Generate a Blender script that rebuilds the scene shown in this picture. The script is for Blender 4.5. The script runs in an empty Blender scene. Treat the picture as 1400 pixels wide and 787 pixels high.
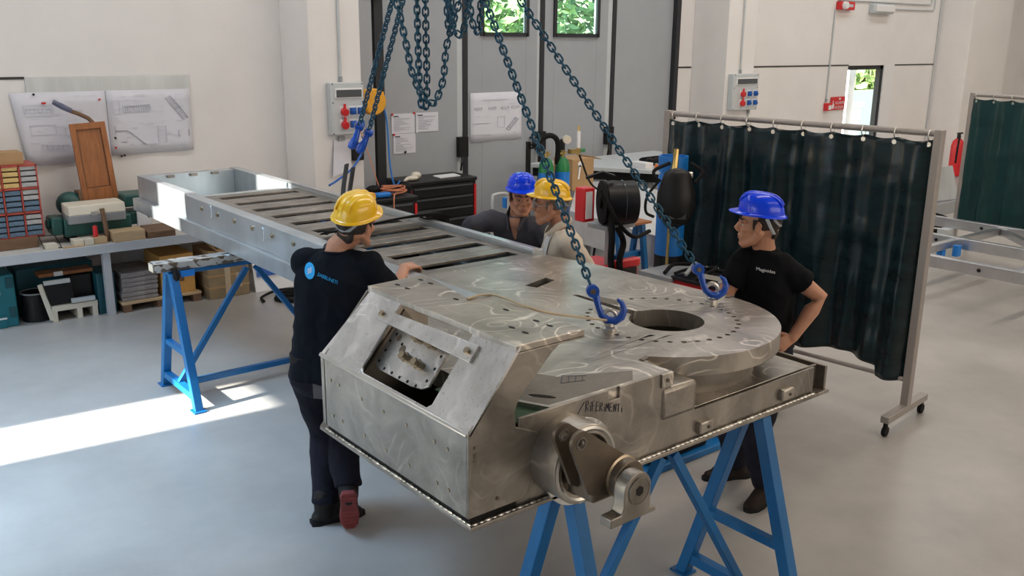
import bpy, bmesh, math, random
from mathutils import Vector as V, Matrix, Quaternion, noise
from mathutils.geometry import tessellate_polygon
from mathutils.bvhtree import BVHTree
random.seed(7)
PI = math.pi
S = bpy.context.scene
COL = S.collection

# ------------------------------------------------------------------ camera
CAM = V((0, 0, 2.62))
def make_camera():
    p, r, y = math.radians(15.05), math.radians(-.55), math.radians(38.94)
    fw = V((math.sin(y)*math.cos(p), math.cos(y)*math.cos(p), -math.sin(p)))
    rt = V((math.cos(y), -math.sin(y), 0)); up = rt.cross(fw)
    rt2 = rt*math.cos(r) - up*math.sin(r); up2 = rt*math.sin(r) + up*math.cos(r)
    cd = bpy.data.cameras.new('camera'); cd.sensor_width = 36; cd.lens = 1262.6/1400*36
    cd.clip_start = .05; cd.clip_end = 200
    o = bpy.data.objects.new('camera', cd); COL.objects.link(o)
    m = Matrix((rt2, up2, -fw)).transposed().to_4x4(); m.translation = CAM
    o.matrix_world = m; S.camera = o
make_camera()

# ------------------------------------------------------------------ world, sun, lights, exposure
w = bpy.data.worlds.new('world'); S.world = w; w.use_nodes = True
nt = w.node_tree; bgn = nt.nodes['Background']
sky = nt.nodes.new('ShaderNodeTexSky'); sky.sky_type = 'NISHITA'; sky.sun_disc = False
sky.sun_elevation = math.radians(27); sky.sun_rotation = math.radians(-95); sky.air_density = 1.2; sky.dust_density = 1.5
nt.links.new(sky.outputs['Color'], bgn.inputs['Color']); bgn.inputs['Strength'].default_value = .9
def lamp(name, kind, loc, d, energy, color, size=(1, 1)):
    l = bpy.data.lights.new(name, kind); l.energy = energy; l.color = color
    if kind == 'AREA': l.shape = 'RECTANGLE'; l.size, l.size_y = size
    else: l.angle = math.radians(.6)
    o = bpy.data.objects.new(name, l); COL.objects.link(o); o.location = loc
    o.rotation_euler = V(d).to_track_quat('-Z', 'Y').to_euler(); return o
lamp('sun', 'SUN', (-20, 2, 12), (1, -.09, -.5), 24, (1, .95, .86))
for x, y, e, c, L in ((12, -2.0, 260, (1, .85, .68), 18), (12.5, 3.4, 420, (1, .87, .73), 19), (9, 7.6, 305, (1, .985, .98), 22)):      # rows of roof lights
    lamp('roof_light', 'AREA', (x, y, 6.7), (0, 0, -1), e, c, (L, .7))
g = lamp('blue_floor_fill', 'AREA', (-.2, 6.0, 6.9), (.10, -.03, -1), 200, (.44, .71, 1), (2.2, 5.2)); g.data.spread = math.radians(64)  # added blue lamp under the closed ceiling, tints the left floor
g = lamp('left_fill', 'AREA', (-3.85, 3.0, 2.2), (1, .2, -.2), 25, (.50, .74, 1), (3.4, 2.6))  # added weak blue fill lamp in the left wall opening
lamp('front_fill', 'AREA', (8, -5.7, 4.0), (.0, 1, -.25), 280, (1, .86, .73), (12, 2.5))  # added warm fill lamp on the windowless front wall, lifts the near faces
S.view_settings.view_transform = 'Standard'; S.view_settings.look = 'None'
S.view_settings.gamma = 1; S.view_settings.use_curve_mapping = False; S.view_settings.exposure = .0

# ------------------------------------------------------------------ materials
def node(nt, t, **kw):
    n = nt.nodes.new(t)
    for k, v in kw.items(): setattr(n, k, v)
    return n
def mat(name, col, rough=.5, metal=0, var=.0, vscale=6, bump=0, bscale=60, coat=0, spec=.5, stretch=None, col2=None):
    m = bpy.data.materials.new(name); m.use_nodes = True; nt = m.node_tree
    b = nt.nodes['Principled BSDF']; b.inputs['Base Color'].default_value = (*col, 1)
    b.inputs['Roughness'].default_value = rough; b.inputs['Metallic'].default_value = metal
    b.inputs['Coat Weight'].default_value = coat; b.inputs['Specular IOR Level'].default_value = spec
    tc = node(nt, 'ShaderNodeTexCoord'); vec = tc.outputs['Object']
    if stretch:
        mp = node(nt, 'ShaderNodeMapping'); mp.inputs['Scale'].default_value = stretch
        nt.links.new(vec, mp.inputs['Vector']); vec = mp.outputs['Vector']
    if var or col2:
        n = node(nt, 'ShaderNodeTexNoise'); n.inputs['Scale'].default_value = vscale; n.inputs['Detail'].default_value = 5
        n.inputs['Roughness'].default_value = .62
        r = node(nt, 'ShaderNodeValToRGB'); e = r.color_ramp.elements
        a, c = [x*(1-var) for x in col], (col2 or [min(1, x*(1+var)) for x in col])
        e[0].position, e[1].position = .3, .7; e[0].color, e[1].color = (*a, 1), (*c, 1)
        nt.links.new(vec, n.inputs['Vector']); nt.links.new(n.outputs['Fac'], r.inputs['Fac']); nt.links.new(r.outputs['Color'], b.inputs['Base Color'])
    if bump:
        n2 = node(nt, 'ShaderNodeTexNoise'); n2.inputs['Scale'].default_value = bscale; n2.inputs['Detail'].default_value = 3
        bp = node(nt, 'ShaderNodeBump'); bp.inputs['Strength'].default_value = bump; bp.inputs['Distance'].default_value = .01
        nt.links.new(vec, n2.inputs['Vector']); nt.links.new(n2.outputs['Fac'], bp.inputs['Height']); nt.links.new(bp.outputs['Normal'], b.inputs['Normal'])
    return m
def steel(name, col, rough=.36, swirl=.5, metal=.85, lo=.60):
    """ground steel: cloudy tone, fine scratches and short curved disc-grinder marks (marks of the ground metal itself)"""
    m = bpy.data.materials.new(name); m.use_nodes = True; nt = m.node_tree; L = nt.links
    b = nt.nodes['Principled BSDF']; b.inputs['Metallic'].default_value = metal
    tc = node(nt, 'ShaderNodeTexCoord')
    n = node(nt, 'ShaderNodeTexNoise'); n.inputs['Scale'].default_value = 3.4; n.inputs['Detail'].default_value = 8; n.inputs['Roughness'].default_value = .6; n.inputs['Distortion'].default_value = .8
    n4 = node(nt, 'ShaderNodeTexNoise'); n4.inputs['Scale'].default_value = 4.5; n4.inputs['Detail'].default_value = 2
    mp = node(nt, 'ShaderNodeMapping'); mp.inputs['Scale'].default_value = (14, 90, 40); mp.inputs['Rotation'].default_value = (0, 0, .5)
    n3 = node(nt, 'ShaderNodeTexNoise'); n3.inputs['Scale'].default_value = 1.5; n3.inputs['Detail'].default_value = 3; n3.inputs['Distortion'].default_value = 1.2
    for q in (n, n4, mp): L.new(tc.outputs['Object'], q.inputs['Vector'])
    L.new(mp.outputs['Vector'], n3.inputs['Vector'])
    r = node(nt, 'ShaderNodeValToRGB'); e = r.color_ramp.elements
    e[0].position, e[1].position = .30, .72; e[0].color = (*[x*lo for x in col], 1); e[1].color = (*[min(1, x*1.22) for x in col], 1)
    L.new(n.outputs['Fac'], r.inputs['Fac'])
    last = r.outputs['Color']
    for k, (sc, off) in enumerate(((1.7, 0), (2.9, 3.3))):           # arcs left by the grinding disc
        m2 = node(nt, 'ShaderNodeMapping'); m2.inputs['Location'].default_value = (off, off*.7, 0); L.new(tc.outputs['Object'], m2.inputs['Vector'])
        vo = node(nt, 'ShaderNodeTexVoronoi', feature='SMOOTH_F1'); vo.inputs['Scale'].default_value = sc; vo.inputs['Smoothness'].default_value = .25; L.new(m2.outputs['Vector'], vo.inputs['Vector'])
        wn = node(nt, 'ShaderNodeTexNoise'); wn.inputs['Scale'].default_value = 3.5; wn.inputs['Detail'].default_value = 3; L.new(m2.outputs['Vector'], wn.inputs['Vector'])
        ad = node(nt, 'ShaderNodeMath', operation='MULTIPLY_ADD'); L.new(wn.outputs['Fac'], ad.inputs[0]); ad.inputs[1].default_value = .42; L.new(vo.outputs['Distance'], ad.inputs[2])
        sm = node(nt, 'ShaderNodeMath', operation='MULTIPLY'); L.new(ad.outputs[0], sm.inputs[0]); sm.inputs[1].default_value = 34+9*k
        sn = node(nt, 'ShaderNodeMath', operation='SINE'); L.new(sm.outputs[0], sn.inputs[0])
        ra = node(nt, 'ShaderNodeValToRGB'); e = ra.color_ramp.elements; e[0].position, e[1].position = .82, 1.0; L.new(sn.outputs[0], ra.inputs['Fac'])
        mk_ = node(nt, 'ShaderNodeTexNoise'); mk_.inputs['Scale'].default_value = 4.2; mk_.inputs['Detail'].default_value = 3; L.new(m2.outputs['Vector'], mk_.inputs['Vector'])
        rm = node(nt, 'ShaderNodeValToRGB'); e = rm.color_ramp.elements; e[0].position, e[1].position = .50, .70; e[1].color = (min(1, swirl),)*3+(1,); L.new(mk_.outputs['Fac'], rm.inputs['Fac'])
        mu = node(nt, 'ShaderNodeMath', operation='MULTIPLY'); L.new(ra.outputs['Color'], mu.inputs[0]); L.new(rm.outputs['Color'], mu.inputs[1])
        mx_ = node(nt, 'ShaderNodeMix', data_type='RGBA'); L.new(mu.outputs[0], mx_.inputs[0]); L.new(last, mx_.inputs[6])
        mx_.inputs[7].default_value = (*[min(1, x*1.9) for x in col], 1); last = mx_.outputs[2]
    L.new(last, b.inputs['Base Color'])
    ma = node(nt, 'ShaderNodeMath', operation='MULTIPLY_ADD'); L.new(n3.outputs['Fac'], ma.inputs[0]); ma.inputs[1].default_value = .3; ma.inputs[2].default_value = rough-.15
    L.new(ma.outputs[0], b.inputs['Roughness'])
    bp = node(nt, 'ShaderNodeBump'); bp.inputs['Strength'].default_value = .05; bp.inputs['Distance'].default_value = .003
    L.new(n3.outputs['Fac'], bp.inputs['Height']); L.new(bp.outputs['Normal'], b.inputs['Normal'])
    return m
def glassmat(name, tint):
    m = bpy.data.materials.new(name); m.use_nodes = True; nt = m.node_tree; nt.nodes.clear()
    o = node(nt, 'ShaderNodeOutputMaterial'); t = node(nt, 'ShaderNodeBsdfTransparent'); t.inputs[0].default_value = (*tint, 1)
    g = node(nt, 'ShaderNodeBsdfGlossy'); g.inputs['Roughness'].default_value = .03; x = node(nt, 'ShaderNodeMixShader'); x.inputs[0].default_value = .07
    nt.links.new(t.outputs[0], x.inputs[1]); nt.links.new(g.outputs[0], x.inputs[2]); nt.links.new(x.outputs[0], o.inputs[0]); return m
M = {}
M['wall'] = mat('wall_paint', (.785, .768, .755), .75, var=.035, vscale=1.3, bump=.05, bscale=90)
M['wall2'] = mat('pillar_paint', (.78, .762, .75), .75, var=.03, vscale=1.5)
M['ceil'] = mat('ceiling_paint', (.27, .265, .26), .85)
M['floor'] = mat('polished_concrete', (.37, .358, .342), .3, var=.17, vscale=1.1, bump=.03, bscale=40, spec=.45)
M['gap'] = mat('dark_joint', (.05, .05, .05), .9)
M['door'] = mat('grey_door_paint', (.345, .37, .40), .5, var=.04, vscale=2)
M['seal'] = mat('rubber_seal', (.018, .02, .025), .6)
M['alu'] = mat('aluminium', (.62, .63, .65), .35, 1, var=.08)
M['galv'] = mat('galvanised_sheet', (.50, .545, .575), .30, .7, var=.14, vscale=3, stretch=(1.2, 1.2, .25), bump=.03, bscale=20)
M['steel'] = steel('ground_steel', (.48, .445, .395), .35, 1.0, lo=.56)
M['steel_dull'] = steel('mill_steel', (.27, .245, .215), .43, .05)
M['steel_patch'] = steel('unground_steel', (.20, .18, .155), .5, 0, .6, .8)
M['steel_side'] = steel('shaded_side_steel', (.345, .32, .285), .38, .3, lo=.55)  # same steel, shade of the side faces put into a darker colour
M['steel_bright'] = steel('lit_ground_steel', (.68, .68, .67), .32, .9, lo=.62)  # same steel, highlights of the sloping faces put into a lighter colour
M['iron'] = mat('brown_machined_iron', (.165, .135, .105), .42, .7, var=.2, vscale=7)
M['bolt'] = mat('brass_bolt', (.36, .30, .22), .35, .9, var=.15)
M['hole'] = mat('hole_shade', (.012, .012, .012), .9)  # flat near-black, shade inside holes and cavities put into the colour
M['blue_steel'] = mat('blue_trestle_paint', (.004, .125, .35), .42, var=.12, vscale=5)
M['chain'] = mat('blue_chain_coat', (.005, .068, .125), .36, .2, var=.3, vscale=40)
M['hook'] = mat('blue_hook_enamel', (.004, .075, .45), .32, var=.1, coat=.15)
M['silver'] = mat('zinc_plate', (.62, .61, .57), .33, .9, var=.1)
M['strap'] = mat('black_sling_webbing', (.025, .023, .022), .85, bump=.2, bscale=200)
M['white'] = mat('white_plastic', (.78, .79, .80), .45)
M['paper'] = mat('drawing_paper', (.68, .69, .76), .7, var=.03, vscale=3)
M['ink'] = mat('drawing_ink', (.36, .37, .44), .8)
M['inkdark'] = mat('dark_ink', (.08, .08, .10), .8)
M['red'] = mat('red_paint', (.62, .02, .025), .4, var=.06)
M['redshelf'] = mat('red_shelf_edge', (.40, .06, .04), .5, var=.15)
M['orange'] = mat('orange_plastic', (.80, .20, .03), .45)
M['yellow'] = mat('yellow_helmet_shell', (.88, .52, .012), .25, coat=.5)
M['bluehat'] = mat('blue_helmet_shell', (.002, .055, .86), .25, coat=.3, spec=.3)
M['amber'] = mat('amber_plastic', (.75, .36, .02), .45, var=.06)
M['black'] = mat('black_plastic', (.011, .011, .012), .42, var=.2, vscale=9, spec=.3)
M['blackmatt'] = mat('black_rubber', (.009, .009, .010), .75, spec=.2)
M['grey'] = mat('grey_metal_paint', (.30, .32, .34), .5, var=.05)
M['lightgrey'] = mat('light_grey_box', (.52, .56, .58), .45, var=.03)
M['smoke'] = mat('smoked_window', (.07, .08, .09), .15)
M['socket_blue'] = mat('blue_socket', (.01, .10, .42), .4)
M['wood'] = mat('orange_wood', (.31, .11, .032), .5, var=.25, vscale=3, stretch=(12, 12, 1.2))
M['wood_pale'] = mat('pale_pine', (.50, .36, .21), .65, var=.18, vscale=4, stretch=(1.2, 9, 9))
M['wood_dark'] = mat('dark_board', (.16, .09, .05), .6, var=.2, vscale=4, stretch=(2, 9, 9))
M['card'] = mat('brown_cardboard', (.40, .25, .12), .8, var=.1, vscale=5)
M['card2'] = mat('drab_cardboard', (.25, .19, .11), .85, var=.18, vscale=7)
M['cardy'] = mat('yellow_carton', (.55, .30, .08), .75, var=.06)
M['tape'] = mat('packing_tape', (.45, .37, .25), .4)
M['teal'] = mat('teal_plastic', (.008, .16, .21), .45, var=.1)
M['tealdark'] = mat('dark_teal_plastic', (.006, .075, .10), .5, var=.15)
M['greenmach'] = mat('dark_green_enamel', (.012, .075, .065), .4, var=.2)
M['cream'] = mat('cream_enamel', (.66, .62, .52), .5, var=.05)
M['blanket'] = mat('grey_felt_blanket', (.27, .25, .25), .95, var=.25, vscale=14, bump=.4, bscale=150)
M['benchtop'] = mat('bench_top', (.50, .48, .44), .6, var=.12, vscale=5)
M['benchleg'] = mat('bench_steel_paint', (.44, .47, .51), .5)
M['bluepart'] = mat('blue_plastic', (.01, .19, .62), .4)
M['binblue'] = mat('blue_grey_bin', (.12, .19, .27), .5, var=.3, vscale=12)
M['binyellow'] = mat('yellow_bin_front', (.66, .47, .18), .5, var=.1)
M['bingrey'] = mat('pale_bin_front', (.45, .45, .45), .5, var=.15, vscale=12)
M['vinyl'] = mat('dark_green_vinyl', (.006, .019, .023), .26, var=.4, vscale=3, bump=.22, bscale=3, spec=.35, stretch=(1.5, 1.5, 5))
M['vinyl2'] = mat('bottle_green_vinyl', (.007, .042, .044), .36, var=.2, vscale=3, bump=.2, bscale=9, spec=.35)
M['taupe'] = mat('taupe_frame_paint', (.34, .31, .29), .45, .3)
M['glass'] = glassmat('window_glass', (.78, .93, .92))
M['lens'] = glassmat('spectacle_lens', (.85, .87, .88))
M['skin'] = mat('skin', (.48, .235, .145), .5, var=.10, vscale=14, bump=.05, bscale=120)
M['skin2'] = mat('tanned_skin', (.43, .20, .12), .5, var=.12, vscale=14, bump=.05, bscale=120)
M['lip'] = mat('lips', (.34, .12, .09), .5)
M['eye'] = mat('eye_white', (.40, .36, .33), .4)
M['iris'] = mat('iris_brown', (.03, .02, .015), .2)
M['hair'] = mat('dark_brown_hair', (.022, .015, .011), .7, bump=.5, bscale=220, stretch=(1, 1, .3))
M['hairgrey'] = mat('cropped_grey_hair', (.13, .105, .09), .8, bump=.4, bscale=240)
M['tshirt'] = mat('black_cotton', (.0055, .006, .008), .9, var=.15, vscale=5, spec=.12)
M['tshirt_navy'] = mat('black_navy_cotton', (.006, .008, .013), .9, var=.18, vscale=5, spec=.12)
M['trousers'] = mat('navy_work_twill', (.015, .015, .024), .9, var=.2, vscale=8, bump=.15, bscale=60, spec=.12)
M['trgrey'] = mat('grey_twill_panel', (.10, .09, .11), .85)
M['greyshirt'] = mat('grey_work_shirt', (.07, .07, .085), .88, var=.2, vscale=7, bump=.15, bscale=50, spec=.15)
M['creamshirt'] = mat('cream_polo_cotton', (.60, .53, .44), .85, var=.05, bump=.12, bscale=40)
M['whiteshirt'] = mat('white_cotton', (.72, .72, .72), .85)
M['boot'] = mat('black_boot_leather', (.012, .011, .011), .6, var=.25, vscale=14, spec=.25)
M['bootbrown'] = mat('dark_brown_boot_leather', (.02, .014, .011), .75, var=.3, vscale=14, spec=.2)
M['redsole'] = mat('red_rubber_sole', (.20, .035, .035), .7, var=.2, vscale=14)
M['cyan'] = mat('cyan_print', (.01, .33, .70), .7)
M['hose'] = mat('copper_air_hose', (.55, .20, .10), .5)
M['stubble'] = mat('stubble', (.20, .10, .07), .7, var=.2, vscale=60)
M['tablesteel'] = mat('glare_table_steel', (.72, .74, .76), .28, .35, var=.08)  # white glare on the table put into its base colour
M['tip'] = mat('grey_blue_tip', (.11, .12, .19), .6, var=.15)
M['leaf'] = mat('tree_leaves', (.14, .30, .09), .55, var=.4, vscale=2, col2=(.50, .66, .24))
M['bark'] = mat('tree_bark', (.10, .07, .05), .9)
M['grass'] = mat('grass_ground', (.22, .26, .14), .9, var=.2)
M['cylgreen'] = mat('green_gas_cylinder', (.015, .20, .06), .4)
M['brass'] = mat('brass_fitting', (.50, .36, .13), .3, .9)
M['greenpaint'] = mat('green_primer', (.07, .15, .09), .6, var=.2)

# ------------------------------------------------------------------ mesh helpers
WL = {}
MS = .9417
def mx(v): return CAM + (V(v)-CAM)*MS      # survey of the steel chassis -> metres in the hall
class MB:
    def __init__(s, xf=None): s.v = []; s.f = []; s.xf = xf
    def add(s, vs, fs):
        n = len(s.v); s.v += [V(q) for q in vs]; s.f += [tuple(i+n for i in f) for f in fs]; return s
    def box(s, x0, x1, y0, y1, z0, z1):
        return s.add([(x, y, z) for z in (z0, z1) for y in (y0, y1) for x in (x0, x1)],
                     [(0, 2, 3, 1), (4, 5, 7, 6), (0, 1, 5, 4), (2, 6, 7, 3), (0, 4, 6, 2), (1, 3, 7, 5)])
    def obox(s, c, size, R):
        c = V(c); h = [q/2 for q in size]
        return s.add([c + R @ V((x*h[0], y*h[1], z*h[2])) for z in (-1, 1) for y in (-1, 1) for x in (-1, 1)],
                     [(0, 2, 3, 1), (4, 5, 7, 6), (0, 1, 5, 4), (2, 6, 7, 3), (0, 4, 6, 2), (1, 3, 7, 5)])
    def bar(s, a, b, w, h, up=(0, 0, 1)):
        a, b = V(a), V(b); x = (b-a).normalized(); y = V(up).cross(x).normalized(); z = x.cross(y)
        return s.obox((a+b)/2, ((b-a).length, w, h), Matrix((x, y, z)).transposed())
    def tube(s, path, r, n=8, ref=None, cap=True, dome=False, ry=None, closed=False):
        P = [V(p) for p in path]; k = len(P)
        R = r if hasattr(r, '__len__') else [r]*k
        RY = R if ry is None else (ry if hasattr(ry, '__len__') else [ry]*k)
        T = []
        for i in range(k):
            if closed: t = P[(i+1) % k]-P[i-1]
            else: t = P[min(i+1, k-1)]-P[max(i-1, 0)]
            T.append(t.normalized() if t.length > 1e-9 else V((0, 0, 1)))
        u = V(ref) if ref else (V((0, 0, 1)) if abs(T[0].z) < .9 else V((1, 0, 0)))
        rings = []
        for i in range(k):
            if ref: u = V(ref)
            u = (u - T[i]*u.dot(T[i]))
            u = u.normalized() if u.length > 1e-6 else T[i].orthogonal().normalized()
            rings.append((P[i], T[i], u.copy(), T[i].cross(u), R[i], RY[i]))
        if dome:
            q0, q1 = rings[0], rings[-1]
            ext = lambda q, sg: [(q[0]+q[1]*sg*min(q[4], q[5])*math.sin(a), q[1], q[2], q[3], q[4]*math.cos(a), q[5]*math.cos(a)) for a in (.5, 1.0, 1.35)]
            rings = ext(q0, -1)[::-1] + rings + ext(q1, 1)
        vs = []
        for c, t, a, b, ra, rb in rings:
            for j in range(n):
                th = 2*PI*j/n; vs.append(c + a*math.cos(th)*ra + b*math.sin(th)*rb)
        m = len(rings); fs = []
        for i in range(m if closed else m-1):
            for j in range(n):
                i2 = (i+1) % m; j2 = (j+1) % n
                fs.append((i*n+j, i*n+j2, i2*n+j2, i2*n+j))
        if cap and not closed: fs += [tuple(range(n))[::-1], tuple((m-1)*n+j for j in range(n))]
        return s.add(vs, fs)
    def cyl(s, a, b, r0, r1=None, n=16): return s.tube([a, b], [r0, r0 if r1 is None else r1], n)
    def ring(s, c, axis, R, r, n=24, m=8):
        ax = V(axis).normalized(); u = ax.orthogonal().normalized(); w2 = ax.cross(u); c = V(c)
        return s.tube([c+u*R*math.cos(2*PI*i/n)+w2*R*math.sin(2*PI*i/n) for i in range(n)], r, m, closed=True, ref=tuple(ax))
    def pipe(s, a, b, ro, ri, n=28):
        a, b = V(a), V(b); t = (b-a).normalized(); u = t.orthogonal().normalized(); w2 = t.cross(u); vs = []
        for c, r in ((a, ro), (b, ro), (b, ri), (a, ri)): vs += [c+u*r*math.cos(2*PI*j/n)+w2*r*math.sin(2*PI*j/n) for j in range(n)]
        return s.add(vs, [(i*n+j, i*n+(j+1) % n, ((i+1) % 4)*n+(j+1) % n, ((i+1) % 4)*n+j) for i in range(4) for j in range(n)])
    def ell(s, c, r, R=None, n=16, m=10):
        c = V(c); R = R or Matrix.Identity(3); vs = [c+R @ V((0, 0, -r[2]))]
        for i in range(1, m):
            a = -PI/2+PI*i/m
            for j in range(n):
                b = 2*PI*j/n; vs.append(c+R @ V((r[0]*math.cos(a)*math.cos(b), r[1]*math.cos(a)*math.sin(b), r[2]*math.sin(a))))
        vs.append(c+R @ V((0, 0, r[2]))); fs = []
        for j in range(n):
            j2 = (j+1) % n; fs.append((0, 1+j2, 1+j)); fs.append((len(vs)-1, 1+(m-2)*n+j, 1+(m-2)*n+j2))
            for i in range(m-2): fs.append((1+i*n+j, 1+i*n+j2, 1+(i+1)*n+j2, 1+(i+1)*n+j))
        return s.add(vs, fs)
    def lathe(s, c, prof, n=20, R=None):
        c = V(c); R = R or Matrix.Identity(3); vs = []
        for r, z in prof:
            vs += [c+R @ V((r*math.cos(2*PI*j/n), r*math.sin(2*PI*j/n), z)) for j in range(n)]
        k = len(prof); fs = [(i*n+j, i*n+(j+1) % n, (i+1)*n+(j+1) % n, (i+1)*n+j) for i in range(k-1) for j in range(n)]
        fs += [tuple(range(n))[::-1], tuple((k-1)*n+j for j in range(n))]
        return s.add(vs, fs)
    def prism(s, outer, off, holes=()):
        off = V(off)
        if not holes:
            P = [V(p) for p in outer]; k = len(P)
            return s.add(P+[p+off for p in P], [tuple(range(k))[::-1], tuple(range(k, 2*k))]+[(i, (i+1) % k, (i+1) % k+k, i+k) for i in range(k)])
        loops = [[V(p) for p in outer]]+[[V(p) for p in h] for h in holes]
        flat = [p for l in loops for p in l]; N = len(flat)
        tri = [tuple(t) for t in tessellate_polygon(loops)]
        vs = flat+[p+off for p in flat]
        nrm = V((0, 0, 0))
        for a, b, c in tri: nrm += (flat[b]-flat[a]).cross(flat[c]-flat[a])
        fl = nrm.dot(off) > 0
        fs = [(t[::-1] if fl else t) for t in tri]+[tuple(i+N for i in (t if fl else t[::-1])) for t in tri]
        i0 = 0
        for l in loops:
            k = len(l)
            for i in range(k): a, b = i0+i, i0+(i+1) % k; fs.append((a, b, b+N, a+N))
            i0 += k
        return s.add(vs, fs)
    def mesh(s, name, shift=V((0, 0, 0)), fix=True):
        me = bpy.data.meshes.new(name); vs = [(s.xf(q) if s.xf else q) for q in s.v]
        me.from_pydata([tuple(q-shift) for q in vs], [], s.f); me.validate()
        if fix:
            bm = bmesh.new(); bm.from_mesh(me); bmesh.ops.recalc_face_normals(bm, faces=bm.faces); bm.to_mesh(me); bm.free()
        return me
    def build(s, name, m, parent=None, smooth=40, bevel=0, label=None, stuff=False):
        sh = V((0, 0, 0))
        if parent: sh = WL[parent.name]
        else:
            vs = [(s.xf(q) if s.xf else q) for q in s.v]
            lo = [min(q[i] for q in vs) for i in range(3)]; hi = [max(q[i] for q in vs) for i in range(3)]
            sh = V(((lo[0]+hi[0])/2, (lo[1]+hi[1])/2, lo[2]))
        me = s.mesh(name, sh); me.materials.append(M[m] if isinstance(m, str) else m)
        if smooth:
            me.polygons.foreach_set('use_smooth', [True]*len(me.polygons)); me.set_sharp_from_angle(angle=math.radians(smooth))
        o = bpy.data.objects.new(name, me); COL.objects.link(o)
        if parent: o.parent = parent
        else: o.location = sh
        WL[o.name] = sh
        if bevel:
            b = o.modifiers.new('bevel', 'BEVEL'); b.width = bevel; b.segments = 2; b.limit_method = 'ANGLE'; b.angle_limit = math.radians(40)
        if label: o['label'] = label
        if stuff: o['kind'] = 'stuff'
        return o
def B(*a): return MB().box(*a)
def tag(o, label, cat, group=None, kind=None):
    o['label'] = label; o['category'] = cat
    if group: o['group'] = group
    if kind: o['kind'] = kind
    return o
def thing(name, label, cat, loc=(0, 0, 0), group=None):
    o = bpy.data.objects.new(name, None); COL.objects.link(o); o.location = loc; o.empty_display_size = .1
    WL[o.name] = V(loc); return tag(o, label, cat, group)
def struct(name, mb, m, **k):
    o = mb.build(name, m, **k); o['kind'] = 'structure'; return o
def copy_part(o, parent, loc=None):
    c = o.copy(); COL.objects.link(c); c.parent = parent
    if loc is not None: c.location = loc
    WL[c.name] = WL[parent.name]; return c
def circ(c, r, n, z=None, a0=0): return [(c[0]+r*math.cos(a0+2*PI*i/n), c[1]+r*math.sin(a0+2*PI*i/n), z if z is not None else c[2]) for i in range(n)]

def text_geo(body, size):
    c = bpy.data.curves.new('lettering', 'FONT'); c.body = body; c.size = size; c.align_x = 'LEFT'; c.resolution_u = 3
    o = bpy.data.objects.new('lettering', c); COL.objects.link(o); dg = bpy.context.evaluated_depsgraph_get(); dg.update()
    me = bpy.data.meshes.new_from_object(o.evaluated_get(dg))
    vs = [v.co.copy() for v in me.vertices]; fs = [tuple(p.vertices) for p in me.polygons]
    bpy.data.objects.remove(o); bpy.data.curves.remove(c); bpy.data.meshes.remove(me); return vs, fs
def put_text(mb, body, size, o, u, v, sx=1):
    vs, fs = text_geo(body, size); o, u, v = V(o), V(u), V(v)
    return mb.add([o+u*q.x*sx+v*q.y for q in vs], fs)

def smoothpath(P, n=10):
    P = [V(p) for p in P]; Q = [P[0]*2-P[1]]+P+[P[-1]*2-P[-2]]; out = []
    for i in range(1, len(Q)-2):
        for k in range(n):
            t = k/n; p0, p1, p2, p3 = Q[i-1:i+3]
            out.append(.5*((2*p1)+(p2-p0)*t+(2*p0-5*p1+4*p2-p3)*t*t+(3*p1-p0-3*p2+p3)*t**3))
    return out+[P[-1]]

# ================================================================== the hall
struct('floor', B(-4.3, 24, -6, 10.3, -.2, 0), 'floor')
struct('ceiling', B(-4.3, 24, -6.3, 10.3, 7, 7.2), 'ceil')
wb = MB()
for a in ((-4.3, 5.86, 0, 7), (5.86, 11.27, 5.05, 7), (11.27, 16.2, 0, 7), (16.2, 17.86, 2.2, 7), (17.86, 24, 0, 7)): wb.box(a[0], a[1], 10, 10.28, a[2], a[3])
struct('wall_back', wb, 'wall')
wl = MB()   # left wall with two glazed slots that let the sun in
ys = [-6.3, 1.2, 4.7, 6.60, 7.255, 8.17, 8.86, 10.28]
wl.box(-4.3, -4, ys[0], ys[1], 0, 7).box(-4.3, -4, ys[1], ys[2], 3.4, 7).box(-4.3, -4, ys[2], ys[3], 0, 7)
wl.box(-4.3, -4, ys[3], ys[4], 3.47, 7).box(-4.3, -4, ys[4], ys[5], 0, 7).box(-4.3, -4, ys[5], ys[6], 0, 4.3).box(-4.3, -4, ys[5], ys[6], 5.45, 7).box(-4.3, -4, ys[6], ys[7], 0, 7)
struct('wall_left', wl, 'wall')
struct('wall_front', B(-4.3, 24, -6.3, -6, 0, 7), 'wall')
struct('wall_right', B(24, 24.3, -6.3, 10.28, 0, 7), 'wall')
for i, (x0, x1, y0) in enumerate(((4.70, 5.33, 9.32), (11.72, 12.42, 9.32), (19.45, 21.2, 9.32))):
    struct('trim_%d' % (i+1), B(x0, x1, y0, 10, 0, 7), 'wall2', bevel=.01)     # concrete pillars on the wall
for i, (x0, x1, z) in enumerate(((-4, 2.04, 2.22), (5.34, 5.86, 2.3), (11.27, 11.7, 2.22), (13.2, 16.2, 2.21), (17.86, 19.4, 2.2))):
    struct('trim_%d' % (i+4), B(x0, x1, 9.992, 10.0, z-.012, z+.012), 'gap')   # joints between wall slabs
struct('trim_9', MB().box(5.86, 5.98, 9.9, 10.1, 0, 5.05).box(11.2, 11.29, 9.9, 10.1, 0, 5.05).box(5.98, 11.2, 9.9, 10.1, 4.95, 5.05), 'seal')
struct('trim_10', B(5.5, 5.8, 9.86, 10, 0, 5.0), 'door')
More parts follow.
